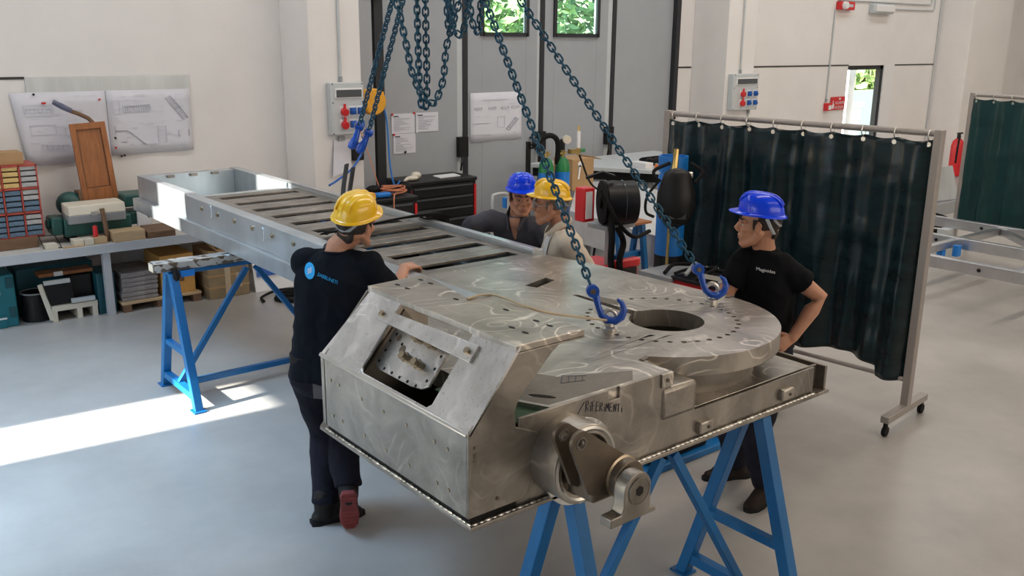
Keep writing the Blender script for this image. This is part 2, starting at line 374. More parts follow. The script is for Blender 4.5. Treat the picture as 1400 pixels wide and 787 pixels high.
# folding gate: four tall leaves
leaf = [(6.0, 7.12), (7.29, 8.47), (8.60, 9.81), (9.98, 11.19)]
for i, (x0, x1) in enumerate(leaf):
    d = MB()
    wx = {1: (7.52, 8.27), 2: (8.78, 9.59)}.get(i)
    if wx:
        d.box(x0, wx[0], 9.98, 10.05, .02, 4.94).box(wx[1], x1, 9.98, 10.05, .02, 4.94).box(wx[0], wx[1], 9.98, 10.05, .02, 2.70).box(wx[0], wx[1], 9.98, 10.05, 3.7, 4.94)
    else: d.box(x0, x1, 9.98, 10.05, .02, 4.94)
    o = struct('door_%d' % (i+1), d, 'door', bevel=.004)
    def sub(n, mb, m): return mb.build(n, m, o, smooth=0)
    sub('edge_profile', B(x1, leaf[i+1][0]-.085 if i < 3 else x1+.01, 9.985, 10.045, .02, 4.94), 'lightgrey')
    if i < 3: sub('rubber_seal', B(leaf[i+1][0]-.085, leaf[i+1][0]-.01, 9.97, 10.06, 0, 4.95), 'seal')
    if wx:
        a, b = wx
        sub('window_frame', MB().box(a, b, 9.95, 10.0, 2.66, 2.71).box(a-.03, a+.02, 9.95, 10, 2.66, 3.72).box(b-.02, b+.03, 9.95, 10, 2.66, 3.72).box(a, b, 9.95, 10, 3.68, 3.72), 'seal')
        sub('pane', B(a+.02, b-.02, 10.01, 10.02, 2.71, 3.69), 'glass')
    if i in (0, 1, 2):
        h = MB().box(x1-.02, x1+.12, 9.9, 9.98, 1.12, 1.38).tube([(x1+.02, 9.9, 1.12), (x1-.02, 9.86, 1.05), (x1-.02, 9.88, .95)], .015, 6)
        sub('latch_case', h, 'black')
    if i == 1: sub('pull_handle', MB().tube([(8.36, 9.97, 1.3), (8.36, 9.91, 1.29), (8.36, 9.91, 1.16), (8.36, 9.97, 1.15)], .018, 6), 'black')
    if i == 0: sub('hinge', MB().cyl((5.96, 9.95, 3.05), (5.96, 9.95, 3.17), .03).box(5.72, 5.96, 9.84, 9.9, 3.07, 3.16), 'grey')
# side door, standing open to the outside
struct('door_5', MB().box(16.2, 17.46, 10.02, 10.1, 2.12, 2.2).box(17.38, 17.48, 10.02, 10.12, 0, 2.2), 'seal')
struct('trim_11', B(17.48, 17.86, 10.0, 10.05, 0, 2.2), 'white')
sd = struct('door_6', B(17.08, 17.32, 10.5, 10.55, 0.02, 2.1), 'white')

struct('trim_12', B(5.98, 11.2, 10.0, 10.12, 0, .03), 'seal')  # added sill strip, hidden, shuts out light under the gate leaves
# outside: seen through panes and door, apart from the yard and sun block
struct('outdoor_ground', B(-30, 60, 10.6, 60, -.25, -.05), 'grass')
struct('outdoor_yard', B(-30, -4.4, -12, 10.6, -.25, -.05), 'floor')
def tree(x, y, h, r, label, seed):
    rnd = random.Random(seed); t = thing('tree', label, 'tree', (x, y, -.05), 'trees outside the hall')
    MB().tube([(x, y, -.05), (x+.1, y, h*.35), (x-.1, y, h*.75)], [.16, .12, .05], 8).build('trunk', 'bark', t)
    br = MB()
    for k in range(9):
        a = rnd.uniform(0, 2*PI); z = h*rnd.uniform(.3, .7)
        br.tube([(x, y, z), (x+math.cos(a)*r*.5, y+math.sin(a)*r*.5, z+.5), (x+math.cos(a)*r*.9, y+math.sin(a)*r*.9, z+.8)], [.05, .03, .012], 5)
    br.build('branches', 'bark', t)
    m = MB()
    for k in range(2600):
        while True:
            q = V((rnd.uniform(-1, 1), rnd.uniform(-1, 1), rnd.uniform(-1, 1)))
            if q.length < 1 and noise.noise(q*2.3+V((seed, 0, 0))) > -.18: break
        p = V((x+q.x*r, y+q.y*r, h*.56+q.z*h*.46)); u = V((rnd.gauss(0, 1), rnd.gauss(0, 1), rnd.gauss(0, 1))).normalized(); v2 = u.orthogonal().normalized(); L = rnd.uniform(.12, .24)
        m.add([p-u*L, p+v2*L*.5, p+u*L, p-v2*L*.5], [(0, 1, 2, 3)])
    m.build('foliage', 'leaf', t, smooth=0, stuff=True)
tree(12.5, 16.5, 5.4, 2.0, 'leafy tree seen through the left gate window', 3)
tree(16.9, 17.6, 5.6, 2.1, 'leafy tree seen through the right gate window', 5)
tree(27.2, 16.6, 3.6, 2.2, 'bright green leafy tree beyond the open side door', 9)
tree(32.4, 18.5, 4, 2.4, 'leafy tree farther back beyond the open side door', 12)
t = thing('outdoor_tank', 'white block-shaped tank outside the open side door', 'tank', (18.6, 11.9, 0))
MB().box(18.0, 19.35, 11.5, 12.3, 0, 1.3).build('tank_body', 'white', t, bevel=.04)
MB().box(17.95, 19.4, 11.45, 12.35, 1.2, 1.34).build('tank_lid', 'white', t, bevel=.03)
MB().box(18.45, 18.85, 11.46, 11.5, .86, .98).build('blue_plate', 'socket_blue', t)
struct('sun_blocker', B(-14, -12, -8, 5.6, -.2, 8.2), 'wall2')  # added block out of view, keeps the sun out of the left opening
struct('outdoor_wall', B(17, 40, 14.2, 14.35, -.05, 1.35), 'lightgrey')

# ================================================================== the steel chassis
CH = thing('steel_chassis', 'large ground-steel machine chassis with slatted frame resting on blue trestles', 'machine chassis', mx((3.0, 4.6, .905)))
def cm(): return MB(mx)
def cb(*a): return cm().box(*a)
def part(n, mb, m, bevel=.003, par=None, smooth=35): return mb.build(n, m, par or CH, smooth=smooth, bevel=bevel)
def yz(x, pts): return [(x, a, b) for a, b in pts]
def xz(y, pts): return [(a, y, b) for a, b in pts]
def xy(z, pts): return [(a, b, z) for a, b in pts]
part('base_plate', cm().prism(xy(.905, [(1.765, 2.405), (4.02, 2.405), (4.02, 4.3), (2.6, 4.45), (1.765, 3.56)]), (0, 0, .018)), 'steel_side')
wseam = cm()
for i in range(70):
    f = i/69; rr = random.uniform(.006, .013)
    wseam.ell((1.79+f*2.1, 2.415, .925), (rr*2, rr*.8, rr*.7), n=6, m=4)
    if f < .55: wseam.ell((1.772, 2.43+f*2, .925), (rr*.7, rr*2, rr*.7), n=6, m=4)
wseam.build('weld_bead', 'silver', CH, stuff=True)
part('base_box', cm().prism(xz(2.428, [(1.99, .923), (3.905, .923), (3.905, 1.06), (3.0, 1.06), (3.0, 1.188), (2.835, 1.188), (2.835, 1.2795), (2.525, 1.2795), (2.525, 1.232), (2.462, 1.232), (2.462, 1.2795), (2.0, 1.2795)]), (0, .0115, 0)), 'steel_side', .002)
part('notch_back', cb(2.45, 2.54, 2.4405, 2.446, 1.2, 1.275), 'iron', 0)
part('base_deck', cm().prism(xy(1.045, [(2.84, 2.457), (3.905, 2.457), (3.905, 4.2), (2.84, 4.2)]), (0, 0, .014)), 'steel')
part('base_web', cb(3.89, 3.905, 2.457, 4.2, .923, 1.045), 'steel_side')
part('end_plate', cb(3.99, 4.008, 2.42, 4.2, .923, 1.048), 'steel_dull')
part('end_flange', cb(3.9, 4.0, 2.47, 2.485, .923, 1.045), 'steel_dull')
part('inner_floor', cb(2.0, 3.9, 2.6, 3.5, .93, .94), 'greenpaint')
part('corner_block', cb(2.775, 2.996, 2.418, 2.66, 1.063, 1.207), 'steel_side', bevel=.018)
part('corner_tab', cb(2.766, 2.836, 2.419, 2.43, 1.217, 1.278), 'steel', bevel=.002)
part('tab_screw', cm().cyl((2.8, 2.42, 1.247), (2.8, 2.415, 1.247), .009, n=10), 'iron', 0)
for x, z in ((3.06, .972), (3.663, .98)):
    part('side_lug', cb(x-.045, x+.045, 2.40, 2.44, z-.028, z+.03), 'steel', bevel=.008)
    part('lug_screw', cm().cyl((x+.01, 2.401, z), (x+.01, 2.395, z), .008, n=8), 'iron', 0)
# hatch in the base with pin holes
part('turret_drum', cm().pipe((3.36, 3.02, 1.058), (3.36, 3.02, 1.19), .505, .47, 64), 'steel_dull', 0)
part('drum_floor', cm().cyl((3.36, 3.02, 1.0), (3.36, 3.02, 1.01), .47, n=40), 'greenpaint', 0)
# slewing deck: ring plate and deck cut from one sheet
RC = (3.36, 3.01)
arc = [(RC[0]+.612*math.cos(a), RC[1]+.612*math.sin(a)) for a in [math.radians(-142+i*3.4) for i in range(46)]]
arc = [p for p in arc if p[0] > 2.86]
outer = [(2.16, 2.44), (2.83, 2.44), (2.83, 2.56)]+arc+[(3.93, 3.55), (3.90, 4.05), (3.82, 4.40), (2.80, 4.42), (2.10, 3.60), (2.05, 2.66)]
HC = (3.366, 2.94); hole = [(HC[0]+.186*math.cos(a), HC[1]+.186*math.sin(a)) for a in [math.radians(112+i*9.2) for i in range(37)]]
slot = [(3.335, 3.56), (3.30, 3.58), (3.285, 3.55)]
hole = [p for p in hole]; keyhole = xy(1.19, slot[::-1][::-1][:0]+hole+[(3.352, 3.15), (3.335, 3.56), (3.305, 3.57)])
bolts = [xy(1.19, [(3.367+.374*math.cos(a)+.0145*math.cos(b), 2.972+.374*math.sin(a)+.0145*math.sin(b)) for b in [2*PI*j/7 for j in range(7)]]) for a in [math.radians(i*10.0+8) for i in range(36)] if not (84 < math.degrees(a) < 116)]
slot2 = xy(1.19, [(3.22, 3.875), (3.44, 3.945), (3.44, 3.865), (3.25, 3.80)])
part('slewing_deck', cm().prism(xy(1.19, outer), (0, 0, .09), [keyhole, slot2]+bolts), 'steel', .004)
part('unground_patch', cm().prism(xy(1.2795, [(2.17, 2.46), (2.62, 2.45), (2.70, 2.53), (2.55, 2.60), (2.40, 2.66), (2.32, 2.82), (2.26, 2.90), (2.08, 2.80), (2.07, 2.68)]), (0, 0, .0012), [xy(1.2795, [(2.205+.02*math.cos(a)+.025*math.cos(a), 2.545-.035*math.cos(a)+.012*math.sin(a)) for a in [2*PI*i/10 for i in range(10)]])]), 'steel_patch', 0)
part('oval_port', cm().prism(xy(1.2800, [(2.208+.033*math.cos(a)+.010*math.sin(a), 2.54-.045*math.cos(a)+.010*math.sin(a)) for a in [2*PI*i/14 for i in range(14)]]), (0, 0, .0018)), 'hole', 0)
for x, y, r in ((2.845, 2.60, .25), (3.96, 3.02, .1)):
    part('locating_notch', cm().obox((x, y, 1.279), (.05, .022, .012), Matrix.Rotation(r, 3, 'Z')), 'iron', 0)
mk = cm()
for k in range(4): mk.bar((2.36+.028*k, 2.60-.012*k, 1.2815), (2.42+.02*k, 2.66-.02*k, 1.2815), .004, .001)
mk.bar((2.36, 2.60, 1.2815), (2.46, 2.565, 1.2815), .004, .001).bar((2.42, 2.66, 1.2815), (2.50, 2.60, 1.2815), .004, .001)
mk.build('marker_lines', 'inkdark', CH)
part('green_lining', cm().prism(xy(1.255, [(1.95, 2.442), (2.2, 2.442), (2.16, 2.9), (1.95, 2.9)]), (0, 0, .006)), 'greenpaint', 0)
# hood
SN = V((1.56-1.272, 0, -(2.0-1.77))).normalized()          # points into the hood
def sp(y, f, off=0): return V((1.77+(2.0-1.77)*f, y, 1.272+.288*f))+SN*off
fp = part('front_plate', cm().prism(yz(1.768, [(2.43, .947), (3.53, .947), (3.53, 1.272), (2.43, 1.272)]), (.016, 0, 0)), 'steel_side')
for y, z in ((3.443, 1.177), (3.369, 1.177), (3.175, 1.174), (3.001, 1.175), (2.832, 1.176), (2.638, 1.177), (2.554, 1.176), (3.432, 1.013), (3.35, 1.015), (3.16, 1.015), (2.988, 1.011), (2.818, 1.011), (2.624, 1.013), (2.548, 1.014)):
    part('screw_hole', cm().cyl((1.772, y, z), (1.7655, y, z), .0085, n=10), 'bolt', 0)
so = [sp(2.425, 0), sp(3.535, 0), sp(3.45, 1), sp(2.425, 1)]
rc = lambda y0, y1, f0, f1, dy=.02, df=.05: [sp(y0+dy, f0), sp(y1-dy, f0), sp(y1, f0+df), sp(y1, f1), sp(y0, f1), sp(y0, f0+df)]
part('slope_plate', cm().prism(so, SN*.012, [rc(2.69, 3.205, .05, .965)]), 'steel_bright', .002)
part('slope_edge_weld', cm().bar(sp(2.43, .0, -.002), sp(3.53, .0, -.002), .018, .014, tuple(SN)), 'silver', .004)
part('top_plate', cm().prism(xy(1.535, [(1.985, 2.428), (2.32, 2.428), (2.32, 3.02), (2.22, 3.03), (2.30, 3.50), (1.985, 3.475)]), (0, 0, .027)), 'steel', .003)
for x, y in ((2.1, 3.33), (2.1, 3.41), (2.23, 3.42), (2.23, 3.34), (2.24, 2.81), (2.24, 2.62), (2.11, 2.61), (2.11, 2.53), (2.24, 2.54), (2.17, 3.06)):
    part('slot_hole', cm().prism(xy(1.561, [(x+.009*math.cos(a), y+.019*math.sin(a)) for a in [2*PI*i/10 for i in range(10)]]), (0, 0, .0016)), 'hole', 0)
sidep = [(1.768, .947), (1.768, 1.272), (1.995, 1.535), (2.32, 1.535), (2.32, 1.528), (2.19, 1.528), (2.155, 1.505), (1.995, 1.352), (1.978, 1.31), (1.985, 1.25), (2.085, 1.205), (2.105, 1.18), (2.10, 1.14), (2.045, .962), (2.02, .947)]
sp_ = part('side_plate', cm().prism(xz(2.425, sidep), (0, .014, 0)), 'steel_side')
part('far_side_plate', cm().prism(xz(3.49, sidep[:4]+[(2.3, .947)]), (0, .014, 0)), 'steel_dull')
part('seam_gap', cm().box(1.778, 1.79, 2.44, 3.5, .921, .95).box(1.778, 2.05, 2.432, 2.444, .921, .95), 'hole', 0)  # black strip, shade in the seam put into its colour
part('side_screw', cm().cyl((1.90, 2.426, .99), (1.90, 2.421, .99), .008, n=8), 'iron', 0)
part('stamp_marks', cm().box(1.79, 1.80, 2.423, 2.425, 1.215, 1.228).box(1.79, 1.802, 2.423, 2.425, 1.18, 1.198).box(1.79, 1.802, 2.423, 2.425, 1.165, 1.175), 'iron', 0)
part('hood_back_wall', cb(2.26, 2.275, 2.45, 3.49, .93, 1.2), 'hole', 0)  # black sheet, shade inside the hood put into its colour
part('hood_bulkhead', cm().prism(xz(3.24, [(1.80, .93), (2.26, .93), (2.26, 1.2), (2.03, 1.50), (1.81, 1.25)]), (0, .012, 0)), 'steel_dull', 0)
part('hood_inner_floor', cb(1.79, 2.26, 2.45, 3.49, 1.05, 1.06), 'hole', 0)  # black sheet as well, darkens the hood interior by colour
# the plate behind the opening with four threaded fittings
pp = part('access_plate', cm().prism([sp(3.225, 0.680, .055), sp(2.83, 0.720, .055), sp(2.83, 0.250, .055), sp(2.86, 0.195, .055), sp(2.93, 0.170, .055), sp(3.17, 0.170, .055), sp(3.215, 0.210, .055), sp(3.225, 0.280, .055)], SN*.012), 'steel_bright', .002)
for y, f in ((3.19, .5), (3.12, .42), (3.205, .40), (3.2, .28), (3.2, .14), (3.14, .09), (3.08, .085), (3.02, .08), (2.96, .08), (2.90, .08), (2.855, .18), (2.85, .33), (2.855, .48)):
    part('plate_hole', cm().cyl(sp(y, f+.12, .056), sp(y, f+.12, .0535), .007, n=8), 'hole', 0)
for y, f, r in ((3.16, .47, .014), (3.10, .37, .019)): part('plate_hole', cm().cyl(sp(y, f+.12, .056), sp(y, f+.12, .0535), r, n=10), 'iron', 0)
for y, f in ((3.016, .67), (2.918, .67), (3.019, .42), (2.926, .41)):
    ft = part('threaded_fitting', cm().tube([sp(y, f, .055), sp(y, f, .03), sp(y, f, .029), sp(y, f, .008)], [.019, .019, .014, .014], 12), 'bolt', 0)
    part('fitting_nut', cm().cyl(sp(y, f, .034), sp(y, f, .022), .022, n=6).cyl(sp(y, f, .012), sp(y, f, .0), .018, n=6), 'bolt', 0, ft)
cbq = [sp(3.285, .745, -.014), sp(3.255, .81, -.014), sp(2.63, .81, -.014), sp(2.60, .76, -.014), sp(2.62, .70, -.014), sp(3.26, .68, -.014)]
bar_ = part('clamp_bar', cm().prism([sp(3.29, .80, -.014), sp(2.61, .84, -.014), sp(2.61, .64, -.014), sp(3.29, .66, -.014)], SN*.014), 'steel_bright', .002)
for y in (3.255, 2.645): part('clamp_bolt', cm().cyl(sp(y, .74, -.014), sp(y, .74, -.028), .014, n=6), 'bolt', 0, bar_)
for y in (3.05, 2.83): part('clamp_hole', cm().cyl(sp(y, .74, -.0135), sp(y, .74, -.0148), .008, n=8), 'silver', 0, bar_)
# boss, pivot plates and end bracket
BC = (2.215, 1.085)
part('boss_tube', cm().pipe((BC[0], 2.29, BC[1]), (BC[0], 2.44, BC[1]), .158, .12, 40), 'steel', .003)
part('boss_face', cm().cyl((BC[0], 2.32, BC[1]), (BC[0], 2.44, BC[1]), .125, n=36), 'iron', 0)
part('boss_flange', cm().pipe((2.29, 2.405, 1.03), (2.29, 2.43, 1.03), .18, .14, 40), 'steel_bright', .002)
part('boss_weld', cm().ring((BC[0], 2.295, BC[1]), (0, 1, 0), .142, .011, 40, 6), 'silver', 0)
def pl(px, y, pts): return xz(y, pts)
def rounded(c, r, a0, a1, n=10): return [(c[0]+r*math.cos(math.radians(a0+(a1-a0)*i/n)), c[1]+r*math.sin(math.radians(a0+(a1-a0)*i/n))) for i in range(n+1)]
H0 = (2.05, 1.268); PN = (2.255, 1.085)
lugo = rounded(H0, .045, 190, 45)+rounded(PN, .075, 45, -95)+[(2.13, 1.04), (2.09, 1.06)]
hol = [(H0[0]+.019*math.cos(a), H0[1]+.019*math.sin(a)) for a in [2*PI*i/14 for i in range(14)]]
for y in (2.235, 2.145):
    part('pivot_plate', cm().prism(xz(y, lugo), (0, .016, 0), [xz(y, hol)]), 'iron', .002)
    part('hole_rim', cm().ring((H0[0], y, H0[1]), (0, 1, 0), .021, .004, 18, 5), 'steel_dull', 0)
part('pivot_core', cb(2.13, 2.28, 2.16, 2.30, 1.0, 1.14), 'iron', .01)
part('pin_collar', cm().cyl((PN[0], 2.10, PN[1]), (PN[0], 2.15, PN[1]), .074, n=28), 'iron', .004)
part('pin_collar_weld', cm().ring((PN[0], 2.143, PN[1]), (0, 1, 0), .074, .009, 28, 6), 'bolt', 0)
Y0 = 2.04; c0 = (2.235, 1.075)
br = rounded(c0, .068, 185, -5, 14)+[(c0[0]+.068, .985), (c0[0]+.10, .98), (c0[0]+.10, .962), (c0[0]-.13, .962), (c0[0]-.13, .998), (c0[0]-.078, 1.0), (c0[0]-.068, 1.02)]
ebr = part('end_bracket', cm().prism(xz(Y0, br), (0, .055, 0)), 'steel_side', .004)
part('pin_head', cm().cyl((c0[0]+.005, Y0+.01, c0[1]-.004), (c0[0]+.005, Y0-.003, c0[1]-.004), .05, n=28).ring((c0[0]+.005, Y0-.002, c0[1]-.004), (0, 1, 0), .05, .003, 28, 5), 'steel_dull', 0, ebr)
part('hex_socket', cm().cyl((c0[0]+.005, Y0-.003, c0[1]-.004), (c0[0]+.005, Y0-.0045, c0[1]-.004), .02, n=6), 'hole', 0, ebr)
part('bracket_screw', cm().cyl((c0[0]-.105, 2.065, .998), (c0[0]-.105, 2.065, 1.002), .014, n=8), 'iron', 0, ebr)
# felt pen note
FONT = {'R': [[(0, 0), (.05, 1), (.55, .95), (.6, .65), (.1, .5), (.65, 0)]], 'i': [[(.2, 0), (.25, .6)], [(.28, .8), (.3, .86)]], 'F': [[(.05, 0), (.1, 1), (.6, 1)], [(.08, .52), (.5, .55)]],
        'E': [[(.6, .98), (.08, 1), (.02, 0), (.6, .05)], [(.05, .52), (.5, .55)]], 'M': [[(0, 0), (.1, 1), (.38, .4), (.65, 1), (.72, 0)]], 'N': [[(.02, 0), (.08, 1), (.55, 0), (.62, 1)]], 'T': [[(-.02, .98), (.68, 1)], [(.34, 1), (.3, 0)]]}
pen = cm(); x = 2.337; z = 1.222; st = .043
for k, ch in enumerate('RiFERiMENTi'):
    for stroke in FONT[ch]:
        pen.tube([(x+a*.022, 2.4275, z+b*st) for a, b in stroke], .0026, 4)
    x += .0125 if ch == 'i' else .0215; z -= (.0022 if ch == 'i' else .0062); st *= .965
pen.tube([(2.328, 2.4275, 1.262), (2.267, 2.4275, 1.187)], .0025, 4).tube([(2.285, 2.4275, 1.193), (2.267, 2.4275, 1.187), (2.272, 2.4275, 1.21)], .0025, 4)
pen.build('pen_writing', 'inkdark', CH, label='handwritten note RiFERiMENTi with an arrow')
cord = [(2.2, 3.02, 1.568), (2.29, 3.03, 1.568), (2.335, 2.98, 1.566), (2.335, 2.78, 1.562), (2.50, 2.80, 1.50), (2.97, 2.965, 1.345)]
cm().tube(smoothpath(cord, 6), .006, 6).build('cord', 'tape', CH)
# long frame
def rail(n, a, m, bv=.004): return part(n, cb(*a), m, bv)
rl = rail('left_rail', (2.775, 2.88, 3.75, 7.97, 1.085, 1.292), 'galv')
for y, z in ((7.57, 1.23), (7.23, 1.23), (6.89, 1.23), (6.55, 1.23), (6.2, 1.23), (5.86, 1.23), (5.5, 1.23), (5.15, 1.23), (4.8, 1.23), (4.0, 1.23)):
    part('rail_bolt', cm().cyl((2.775, y, z), (2.764, y, z), .02, n=14).cyl((2.764, y, z), (2.758, y, z), .012, n=6), 'bolt', 0, rl)
for y, z in ((7.39, 1.23), (6.38, 1.21)): part('oval_cover', cm().prism(yz(2.776, [(y+.035*math.cos(a), z+.055*math.sin(a)) for a in [2*PI*i/20 for i in range(20)]]), (-.008, 0, 0)), 'galv', .002, rl)
rail('left_lower_rail', (2.738, 2.90, 3.7, 9.33, .965, 1.085), 'galv')
rail('left_end_rail', (2.80, 2.885, 7.98, 9.33, 1.085, 1.30), 'galv')
rail('right_end_rail', (3.74, 3.83, 8.02, 9.33, 1.085, 1.31), 'galv')
rr = rail('right_rail', (3.76, 3.845, 4.44, 8.0, 1.085, 1.308), 'galv')
part('rail_lip', cb(3.76, 3.80, 4.44, 8.0, 1.308, 1.318), 'alu', .002, rr)
rail('right_lower_rail', (3.74, 3.86, 4.4, 9.33, .965, 1.085), 'galv')
rail('far_cross_member', (2.885, 3.74, 9.22, 9.33, .965, 1.30), 'galv')
for x in (3.05, 3.28, 3.5): part('cross_member_tab', cb(x, x+.07, 9.19, 9.225, 1.27, 1.296), 'steel_dull', .002)
rail('inner_cross_member', (2.885, 3.74, 7.93, 8.0, .965, 1.27), 'galv')
part('pit_floor', cb(2.885, 3.74, 8.0, 9.22, .97, .98), 'galv')
part('pit_bracket', cb(3.05, 3.09, 8.25, 8.29, .98, 1.2), 'bolt')
part('pit_pipe', cm().cyl((3.07, 8.27, 1.19), (3.4, 8.02, 1.2), .012, n=8), 'alu', 0)
part('frame_floor', cb(2.88, 3.76, 4.42, 7.95, 1.02, 1.03), 'hole', 0)  # black sheet below the slots, shade inside the frame put into its colour
sy = [4.56, 4.905, 5.25, 5.595, 5.94, 6.285, 6.63, 6.975, 7.32, 7.665]
for y in sy:
    sl = cm().prism(xy(1.262, [(2.882, y-.168), (3.758, y-.168), (3.758, y+.168), (2.882, y+.168)]), (0, 0, .018), [xy(1.262, [(2.975, y-.060), (3.69, y-.060), (3.69, y+.060), (2.975, y+.060)])])
    part('deck_slat', sl, 'steel_side', .002)
    part('slat_joint', cb(2.882, 3.758, y+.17, y+.176, 1.262, 1.274), 'card2', 0)
for k in range(7): part('cable', cm().tube([(2.95+.1*k, 4.5+.4*k, 1.12), (3.2+.06*k, 4.62+.4*k, 1.16), (3.5, 4.55+.42*k, 1.14)], .02, 6), 'bluepart' if k % 3 == 0 else 'blackmatt', 0)

# ================================================================== trestles
def trestle(x0, x1, yc, h, label):
    t = thing('trestle', label, 'trestle', ((x0+x1)/2, yc, 0), 'blue steel trestles'); s = .345; xm = (x0+x1)/2
    MB().box(x0-.03, x1+.03, yc-.045, yc+.045, h-.03, h).build('top_beam', 'blue_steel', t, bevel=.004)
    for x in (x0, x1):
        for sg in (1, -1):
            MB().bar((x, yc+sg*.045, h-.02), (x, yc+sg*s, .0), .06, .06, (1, 0, 0)).build('leg', 'blue_steel', t, bevel=.004)
            MB().box(x-.045, x+.045, yc+sg*s-.05, yc+sg*s+.05, 0, .012).build('foot_plate', 'blue_steel', t)
        f = .40/h; MB().box(x-.02, x+.02, yc-s*(1-f), yc+s*(1-f), .38, .42).build('cross_bar', 'blue_steel', t)
        f = .10/h; MB().box(x-.025, x+.025, yc-s*(1-f), yc+s*(1-f), .08, .13).build('cross_bar', 'blue_steel', t)
        sg = 1 if x == x1 else -1
        MB().bar((x, yc, .12), (xm+sg*.035, yc, h-.06), .04, .04, (0, 1, 0)).build('diagonal_brace', 'blue_steel', t, bevel=.003)
    MB().box(x0, x1, yc-.022, yc+.022, .09, .13).build('bottom_bar', 'blue_steel', t)
trestle(2.17, 3.33, 2.36, 1.003, 'blue steel trestle under the near end of the chassis, in the foreground')
trestle(2.15, 3.37, 6.6, .985, 'blue steel trestle under the far end of the frame, standing in the sun')
t = thing('support_beam', 'foil-wrapped steel beam laid across the far blue trestle', 'beam', (2.7, 6.6, .985))
MB().prism([(2.02, 6.55, .987), (2.02, 6.65, .987), (2.02, 6.66, 1.0), (2.02, 6.66, 1.05), (2.02, 6.64, 1.058), (2.02, 6.56, 1.058), (2.02, 6.54, 1.05), (2.02, 6.54, 1.0)], (1.4, 0, 0)).build('beam_body', 'iron', t)
wr = MB(); vs = []
for i in range(26):
    for j in range(14):
        a_ = 2*PI*j/14; k = 1+random.uniform(-.06, .06)
        vs.append((2.02+.75*i/25, 6.6+k*math.copysign(abs(math.cos(a_))**.45, math.cos(a_))*.062, 1.0225+k*math.copysign(abs(math.sin(a_))**.45, math.sin(a_))*.037))
wr.add(vs, [(i*14+j, i*14+(j+1) % 14, (i+1)*14+(j+1) % 14, (i+1)*14+j) for i in range(25) for j in range(14)])
wr.build('foil_wrap', 'galv', t, smooth=20)
MB().box(2.013, 2.02, 6.555, 6.645, .995, 1.05).build('beam_end', 'cream', t)
MB().tube([(2.16, 6.53, 1.0), (2.165, 6.525, .95), (2.16, 6.54, .90), (2.14, 6.55, .93)], [.02, .03, .022, .006], 7).build('rag', 'blackmatt', t)
MB().box(2.2, 2.3, 6.525, 6.535, .94, .985).build('label_strip', 'bluepart', t)
t = thing('floor_stand', 'blue steel floor stand with flat feet behind the near trestle', 'stand', (4.4, 3.62, 0))
MB().prism([(3.92+.0, 3.52, 0), (4.85, 3.52, 0), (4.92, 3.58, 0), (4.92, 3.68, 0), (4.85, 3.74, 0), (3.92, 3.74, 0), (3.86, 3.68, 0), (3.86, 3.58, 0)], (0, 0, .05)).build('base', 'blue_steel', t, bevel=.01)
MB().box(4.70, 4.80, 3.58, 3.68, .05, .62).build('post', 'blue_steel', t, bevel=.006)
MB().box(4.0, 4.55, 3.56, 3.7, .05, .13).build('tray', 'blackmatt', t, bevel=.02)

# ================================================================== chains, hooks, slings
PITCH = .0355
def stadium():
    rc, hs = .0152, (PITCH+.0115)/2-.0152+.002; P = []
    for i in range(7): a = -PI/2+PI*i/6; P.append((hs+rc*math.cos(a), rc*math.sin(a), 0))
    for i in range(7): a = PI/2+PI*i/6; P.append((-hs+rc*math.cos(a), rc*math.sin(a), 0))
    return MB().tube(P, .0056, 6, closed=True, ref=(0, 0, 1))
LINK = stadium().mesh('link'); LINK.materials.append(M['chain']); LINK.polygons.foreach_set('use_smooth', [True]*len(LINK.polygons))
def resample(P, step):
    P = [V(p) for p in P]; out = [P[0]]; acc = 0
    for a, b in zip(P, P[1:]):
        L = (b-a).length; d = step-acc
        while d <= L: out.append(a+(b-a)*d/L); d += step
        acc = L-(d-step)
    return out
def chain(label, path, curve=False, twist=0):
    pts = resample(smoothpath(path) if curve else path, PITCH)
    t = thing('lifting_chain', label, 'chain', pts[-1], 'blue chains of the lifting sling')
    for i in range(len(pts)-1):
        a, b = pts[i], pts[i+1]; o = bpy.data.objects.new('link', LINK); COL.objects.link(o); o.parent = t
        X = (b-a).normalized(); Z = V((-.56, -.72, .4)); Z = (Z-X*Z.dot(X)).normalized(); q = Matrix((X, Z.cross(X), Z)).transposed().to_quaternion() @ Quaternion((1, 0, 0), (PI/2 if i % 2 else 0)+twist+.25)
        o.location = (a+b)/2-pts[-1]; o.rotation_mode = 'QUATERNION'; o.rotation_quaternion = q
    return t
def hook(t, top, d, side, sc=1.0):
    """clevis hook hanging from top along d with its mouth towards side; parts of chain t"""
    top, d, s = V(top), V(d).normalized(), V(side); s = (s-d*s.dot(d)).normalized(); n = d.cross(s); q = lambda a, b, c=0: top+d*a*sc+s*b*sc+n*c*sc
    path = [q(.0, 0), q(.03, 0), q(.07, -.012), (q(.105, -.018)), q(.135, -.008), q(.155, .018), q(.155, .048), q(.135, .072), q(.105, .078), q(.082, .07)]
    o = MB().tube(path, [r*sc for r in (.018, .019, .021, .024, .027, .028, .026, .022, .015, .007)], 10, ref=tuple(n), ry=[r*sc for r in (.02, .016, .013, .015, .017, .018, .016, .014, .011, .005)]).build('hook', 'hook', t, smooth=60)
    MB().cyl(q(.002, 0, -.028), q(.002, 0, .028), .026*sc, n=16).build('clevis', 'hook', o)
    MB().cyl(q(.002, 0, -.034), q(.002, 0, .034), .011*sc, n=10).build('clevis_pin', 'iron', o)
    MB().bar(q(.045, .008), q(.098, .066), .02*sc, .006*sc, tuple(n)).build('latch', 'silver', o)
CR = V((2.912, 4.3, 3.432))
hb1, hb2 = mx((3.009, 2.981, 1.28)), mx((3.797, 3.013, 1.28))
